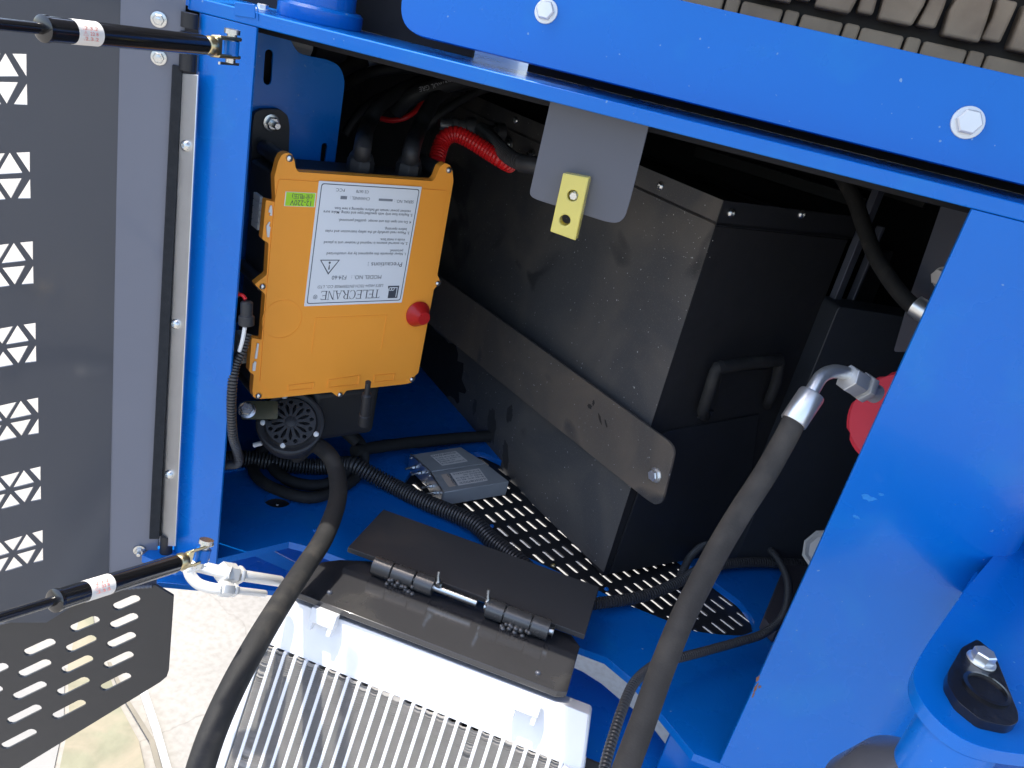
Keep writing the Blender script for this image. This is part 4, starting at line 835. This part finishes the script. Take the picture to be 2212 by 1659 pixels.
# dark box behind the horn
pb = PD(715, 880, 1.24); b = MB(); b.box(pb+V((0, .02, -.005)), UW*.058, NR*.03, V((0, 0, .045)))
tag(obj('relay_box', b, mat('relay_grey', (.022, .022, .022), .5), bevel=.012, seg=4), 'dark moulded relay box between the horn and the antenna', 'box')
# thin wiring down the left side
hose('thin_conduit', 'thin ribbed conduit running down beside the left blue post', 'conduit', [PD(534, 720, 1.0), PD(522, 760, 1.0), PD(508, 790, 1.0), PD(502, 830, 1.0), PD(500, 880, 1.01), PD(503, 940, 1.03), PD(512, 975, 1.06), PD(514, 1000, 1.08), PD(490, 1005, 1.1), PD(460, 1008, 1.1)], .0055, cond, .34, .0040)
cn = thing('inline_connector', 'small black plug connector with red wire beside the receiver', 'connector', PD(533, 690, .97))
b = MB(); p = PD(533, 650, .96); q_ = PD(532, 705, .97); d_ = q_-p; b.lathe(p, d_, [(.005, 0), (.0075, .002), (.0075, .018), (.0095, .019), (.0095, .030), (.007, .031)], 12); obj('plug_body', b, plast, cn, bevel=.0006)
b = MB(); b.tube([PD(512, 635, .96), PD(524, 638, .96), PD(531, 647, .96)], .0022, 8, 4); obj('red_lead', b, redp, cn)
b = MB(); b.tube([PD(490, 634, .96), PD(516, 636, .96)], .004, 8, 2); obj('black_sleeve', b, plast, cn)
b = MB(); b.tube([PD(529, 706, .97), PD(524, 735, .98), PD(517, 758, .99)], .0025, 8, 3); obj('white_lead', b, whitep, cn)
b = MB(); p = PD(548, 962, 1.17); q_ = PD(566, 957, 1.17); b.cyl(p, q_, .0035); tag(obj('wire_marker', b, whitep), 'tiny white wire marker below the horn', 'wire marker')

# ------------------------------------------------------------------ door at the left
DD = yaw(54); hx = PY(392, 600, .80); DN = V((DD.y, -DD.x, 0))
bandp = Plane(hx, V((math.sin(math.radians(33)), -math.cos(math.radians(33)), 0)), yaw(33))
dr = thing('compartment_door', 'dark grey door with cut triangle pattern swung open at the left', 'door', hx-V((.1, .1, .3)))
b = MB(); q = [bandp.at(u, v) for u, v in ((262, -60), (404, -60), (395, 150), (341, 1180), (338, 1265), (235, 1262), (234, 1240))]
b.plate(q, [], -bandp.n*.002); obj('hinge_side_band', b, mat('door_grey_lit', (.125, .142, .19), .3, 0, .5, .08, var=.05, vscale=8, bump=.06, bscale=40), dr)  # band lighter than panel: light on its angled face put into the colour
pnp = Plane(bandp.at(262, 0, -.001), DN, DD)
motifs = []
zz = [pnp.at(60, v).z for v in (115, 329, 524, 701, 863, 1012, 1150)]
print('motif z', [round(z, 3) for z in zz])
z1_ = zz[0]; dz_ = (zz[6]-zz[0])/6
cx0 = lambda x, y: (x*.3334, y*.3334)
base_tri = [[(35, 345), (122, 495), (-52, 495)], [(80, 348), (172, 350), (173, 497)], [(-45, 530), (118, 533), (45, 672)], [(175, 540), (178, 680), (90, 676)], [(4, 347), (-160, 349), (-78, 482)], [(8, 676), (-152, 679), (-72, 548)], [(-192, 346), (-108, 495), (-276, 495)], [(-275, 530), (-112, 533), (-190, 672)]]
holes = []
for k in range(7):
    for tri in base_tri:
        T3 = [pnp.at(*cx0(x, y)) for x, y in tri]
        f_ = 1.0; holes.append([V((p.x, p.y, z1_+dz_*k+(p.z-z1_)*f_)) for p in T3])
q = [pnp.at(u, v) for u, v in ((-260, -150), (262, -60), (234, 1262), (100, 1345), (-40, 1345), (-260, 1400))]
b = MB(); b.plate(q, holes, -pnp.n*.002); obj('door_panel', b, mat('door_inner', (.046, .054, .072), .34, 0, .4, .12, rv=.35, var=.08, vscale=5, bump=.05, bscale=50), dr)
# foam strip
q = [bandp.at(u, v, .006) for u, v in ((372, 140), (395, 146), (344, 1165), (322, 1165))]
b = MB(); b.plate(q, [], -bandp.n*.006); obj('foam_strip', b, foam, dr, bevel=.001)
# aluminium hinge strip and its screws
hs_ = Plane(PY(408, 600, .785), (-.25, -1, 0)); 
b = MB(); b.plate([hs_.at(u, v) for u, v in ((392, 158), (427, 162), (378, 1180), (340, 1180))], [], -hs_.n*.002); obj('hinge_strip', b, alu, dr, bevel=.0005)
for (u, v) in ((402, 315), (380, 700), (366, 1025)): domebolt('strip_screw', hs_.at(u, v, .0003), hs_.n, .0065, dr)
for (va, vb) in ((28, 60), (70, 152), (1155, 1215)):
    p = hs_.at(411-.047*va if va < 800 else 361, va, -.004); q_ = hs_.at(411-.047*vb if va < 800 else 357, vb, -.004); b = MB(); b.cyl(p, q_, .0085); obj('hinge_knuckle', b, black, dr)
for (u, v, s_) in ((343, 42, 0), (343, 124, 0), (301, 1188, .006)):
    hexbolt('door_nut', bandp.at(u, v, .001), bandp.n, .0058, dr, steel, washer=1.4, stud=s_ or .002)
# slotted flap under the door
fpn = Plane(pnp.at(200, 1290), (DN*.9+V((-.35, -.3, .0))).normalized())
sl_ = [((735, 625), (903, 552)), ((715, 745), (890, 668)), ((697, 872), (875, 790)), ((675, 1003), (860, 915)), ((655, 1148), (843, 1053)), ((457, 765), (640, 688)), ((430, 898), (618, 810)), ((402, 1035), (597, 940)), ((373, 1180), (573, 1080)), ((343, 1335), (549, 1227)), ((158, 922), (353, 833)), ((122, 1062), (325, 966)), ((87, 1208), (295, 1108)), ((50, 1365), (262, 1258)), ((12, 1528), (230, 1415)), ((-150, 1085), (47, 990)), ((-190, 1235), (10, 1135)), ((-230, 1390), (-25, 1290)), ((-270, 1560), (-60, 1450))]
holes = []
cb0 = lambda x, y: (x*.3334, 1106+y*.3334)
for (a_, c_) in sl_:
    A3 = fpn.at(*cb0(*a_)); C3 = fpn.at(*cb0(*c_)); ax = C3-A3; holes.append(slot((A3+C3)/2, ax, fpn.n.cross(ax), ax.length, .0068, 5))
q = [fpn.at(u, v) for u, v in ((-140, 1400), (-10, 1352), (100, 1320), (230, 1275), (336, 1264), (375, 1288), (364, 1450), (360, 1462), (346, 1474), (40, 1661), (-140, 1770))]
b = MB(); b.plate(q, holes, -fpn.n*.004); obj('slotted_flap', b, mat('flap_black', (.022, .024, .028), .4, 0, .2, .2, var=.1, bump=.06, bscale=50), dr, bevel=.0006)
b = MB(); b.tube([fpn.at(-20, 1352, .003), fpn.at(60, 1330, .003), fpn.at(150, 1300, .003), fpn.at(235, 1275, .003), fpn.at(330, 1266, .003)], .0025, 8, 4, rib=.3, pitch=.006); obj('weld_seam', b, grey, dr)
# gas springs
def gas(pts, lab, clev, cdir, px0, px1, rod):
    t = thing('gas_spring', lab, 'gas spring', pts[0], 'black gas springs holding the door')
    a_, c_ = pts; d_ = (c_-a_).normalized(); L_ = (c_-a_).length
    b = MB(); b.lathe(a_, d_, [(.004, -.003), (.0083, -.001), (.0086, .001), (.0086, L_-.001), (.0083, L_+.001)], 28); obj('cylinder', b, mat('gloss_black', (.008, .008, .009), .18, 0, .5, .1, var=.1), t)
    b = MB(); b.lathe(c_-d_*.002, d_, [(.0094, 0), (.0094, .003), (.0070, .0042)], 28); obj('end_ring', b, mat('gloss_black', (.008, .008, .009)), t)
    b = MB(); b.lathe(c_, d_, [(.0040, 0), (.0040, .30)], 16); obj('rod', b, MAT['gloss_black'], t)
    s0 = L_*px0; s1 = L_*px1
    b = MB(); b.lathe(a_+d_*s0, d_, [(.00875, 0), (.00875, s1-s0)], 40); st = obj('sticker', b, offw, t)
    sd_ = (-(a_+d_*(s0+s1)/2).normalized()); sd_ = (sd_-d_*sd_.dot(d_)).normalized(); ud = d_.cross(sd_)
    for k in range(3): text('⚠ 22 8' if k == 1 else '.2.3.2', .0034, a_+d_*(s1-.003)+sd_*.0089+ud*(.0022-.0036*k), -d_, ud, inkr, t, w=(s1-s0)*.6)
    # clevis fork
    f0 = a_-d_*.004; b = MB(); b.lathe(f0, -d_, [(.0065, 0), (.0085, .004), (.0085, .009)], 12)
    fx = cdir; ee = -d_
    for s_ in (-1, 1): b.box(f0+ee*.027+fx*s_*.0078, ee*.015, fx*.0018, sd_*.0055)
    b.box(f0+ee*.012, ee*.004, fx*.0078, sd_*.0055); obj('clevis', b, yz, t, bevel=.0012)
    b = MB(); b.lathe(f0+ee*.034-fx*.013, fx, [(.0045, 0), (.0045, .026)], 14); b.lathe(f0+ee*.034+fx*.012, fx, [(.007, 0), (.007, .004)], 14); b.box(f0+ee*.032-fx*.014, ee*.013, fx*.0012, sd_*.0012); obj('clevis_pin', b, steel, t)
    b = MB(); b.lathe(f0+ee*.034-fx*.0062, fx, [(.007, 0), (.007, .0124)], 20); obj('eye_lug', b, blue, t)
    return t
gas((PD(437, 97, .70), PD(95, 62, .56)), 'upper gas spring with white sticker across the top of the door', None, V((0, 0, 1)), .72, .86, None)
gas((PD(376, 1218, .74), PD(120, 1297, .62)), 'lower gas spring with striped sticker crossing the foot of the door', None, V((0, .35, .93)), .60, .79, None)

# ------------------------------------------------------------------ pipes under the floor at lower left
pw = zwhite
def pipeset(nm, lab, pts, r, nuts, tail):
    t = thing(nm, lab, 'pipe fitting', pts[0]); b = MB(); b.tube(pts, r, 18, 8); obj('pipe', b, pw, t)
    d_ = (tail[1]-tail[0]).normalized()
    for (s0, ln, r_, n_) in nuts: b = MB(); b.lathe(tail[0]+d_*s0, d_, [(r_*.93, 0), (r_, .001), (r_, ln-.001), (r_*.93, ln)], n_); obj('fitting_nut' if n_ == 6 else 'crimp_sleeve', b, pw, t)
    return t
Dq = .90
pipeset('bent_pipe', 'upper silver pipe with hex nut emerging under the blue floor', [PD(395, 1222, Dq), PD(430, 1224, Dq), PD(465, 1232, Dq), PD(500, 1238, Dq)], .0068, ((0, .020, .0122, 6), (.024, .006, .0108, 6), (.032, .060, .0066, 18)), (PD(476, 1236, Dq), PD(600, 1255, Dq+.07)))
pipeset('bent_pipe', 'lower silver pipe curving down to a hex nut above the pavement', [PD(405, 1222, .885), PD(412, 1244, .885), PD(430, 1262, .885), PD(460, 1271, .885), PD(480, 1272, .885)], .0062, ((0, .015, .0088, 6), (.017, .006, .0078, 6), (.024, .045, .0042, 18)), (PD(475, 1271, .885), PD(585, 1284, .95)))

# ------------------------------------------------------------------ swivel mount at lower right
sm = thing('swivel_mount', 'blue round edged mount with black rubber keeper at lower right', 'swivel mount', PD(2120, 1560, .62))
DZ = PD(2120, 1530, .60).z
zp = lambda u, v, o=0: PZ(u, v, DZ+o)
ccen = None
rim = [(2010, 1380), (1985, 1420), (1972, 1456), (1978, 1490), (2000, 1530), (2040, 1572), (2090, 1604), (2150, 1622), (2230, 1632), (2500, 1640), (2560, 1300), (2330, 1080), (2180, 1160), (2080, 1280)]
P = rounded([zp(u, v) for u, v in rim], .012, 3)
b = MB(); b.plate(P, [], (0, 0, -.012)); obj('mount_plate', b, blue, sm, bevel=.0015, seg=3)
c3 = [zp(u, v) for u, v in ((1990, 1500), (2060, 1590), (2180, 1625))]
def circ3(a, b_, c):
    ax, ay, bx_, by, cx_, cy = a.x, a.y, b_.x, b_.y, c.x, c.y; d = 2*(ax*(by-cy)+bx_*(cy-ay)+cx_*(ay-by))
    ux_ = ((ax*ax+ay*ay)*(by-cy)+(bx_*bx_+by*by)*(cy-ay)+(cx_*cx_+cy*cy)*(ay-by))/d; uy_ = ((ax*ax+ay*ay)*(cx_-bx_)+(bx_*bx_+by*by)*(ax-cx_)+(cx_*cx_+cy*cy)*(bx_-ax))/d
    return V((ux_, uy_, a.z)), math.hypot(ax-ux_, ay-uy_)
cc, cr_ = circ3(*c3); print('swivel', cc, cr_)
b = MB(); b.lathe(cc-V((0, 0, .062)), (0, 0, 1), [(cr_-.004, 0), (cr_-.004, .050)], 64); obj('mount_ring', b, blue, sm, bevel=.001)
b = MB(); b.lathe(cc-V((0, 0, .20)), (0, 0, 1), [(cr_*.6, 0), (cr_+.026, .05), (cr_+.032, .085), (cr_+.018, .120), (cr_-.004, .1395)], 64); obj('mount_bush', b, mat('grey_cast', (.11, .11, .12), .28, .2, var=.15, vscale=20, bump=.5, bscale=60), sm)
# black keeper
kz = .002
kq = [(2078, 1398), (2112, 1380), (2148, 1410), (2160, 1440), (2200, 1540), (2200, 1560), (2180, 1569), (2120, 1556), (2070, 1516), (2046, 1474), (2048, 1450)]
P = rounded([zp(u, v, .008) for u, v in kq], .004, 3)
b = MB(); b.plate(P, [], (0, 0, -.008)); obj('keeper', b, mat('gloss_rubber', (.010, .010, .012), .25, 0, .3, .15, var=.2, vscale=50, bump=.5, bscale=90), sm, bevel=.002, seg=3)
c_ = zp(2130, 1490, .008); b = MB(); b.lathe(c_, (0, 0, 1), [(.017, -.001), (.0172, .002), (.0145, .0025), (.014, .0005), (.0001, .0005)], 32); obj('keeper_boss', b, MAT['gloss_rubber'], sm)
hexbolt('keeper_bolt', zp(2119, 1428, .008), (0, 0, 1), .0088, sm, satin, washer=1.28, h=.008)
# arm behind the mount
b = MB(); b.plate([zp(u, v, -.02) for u, v in ((2010, 1390), (2110, 1230), (2230, 1140), (2400, 1200), (2400, 1500), (2150, 1500))], [], (0, 0, -.03)); obj('mount_arm', b, blue, sm, bevel=.002)
b = MB(); b.bx(.30, .75, .72, .80, -.98, -.95); obj('lower_blue_shelf', b, blue, fr, bevel=.002)
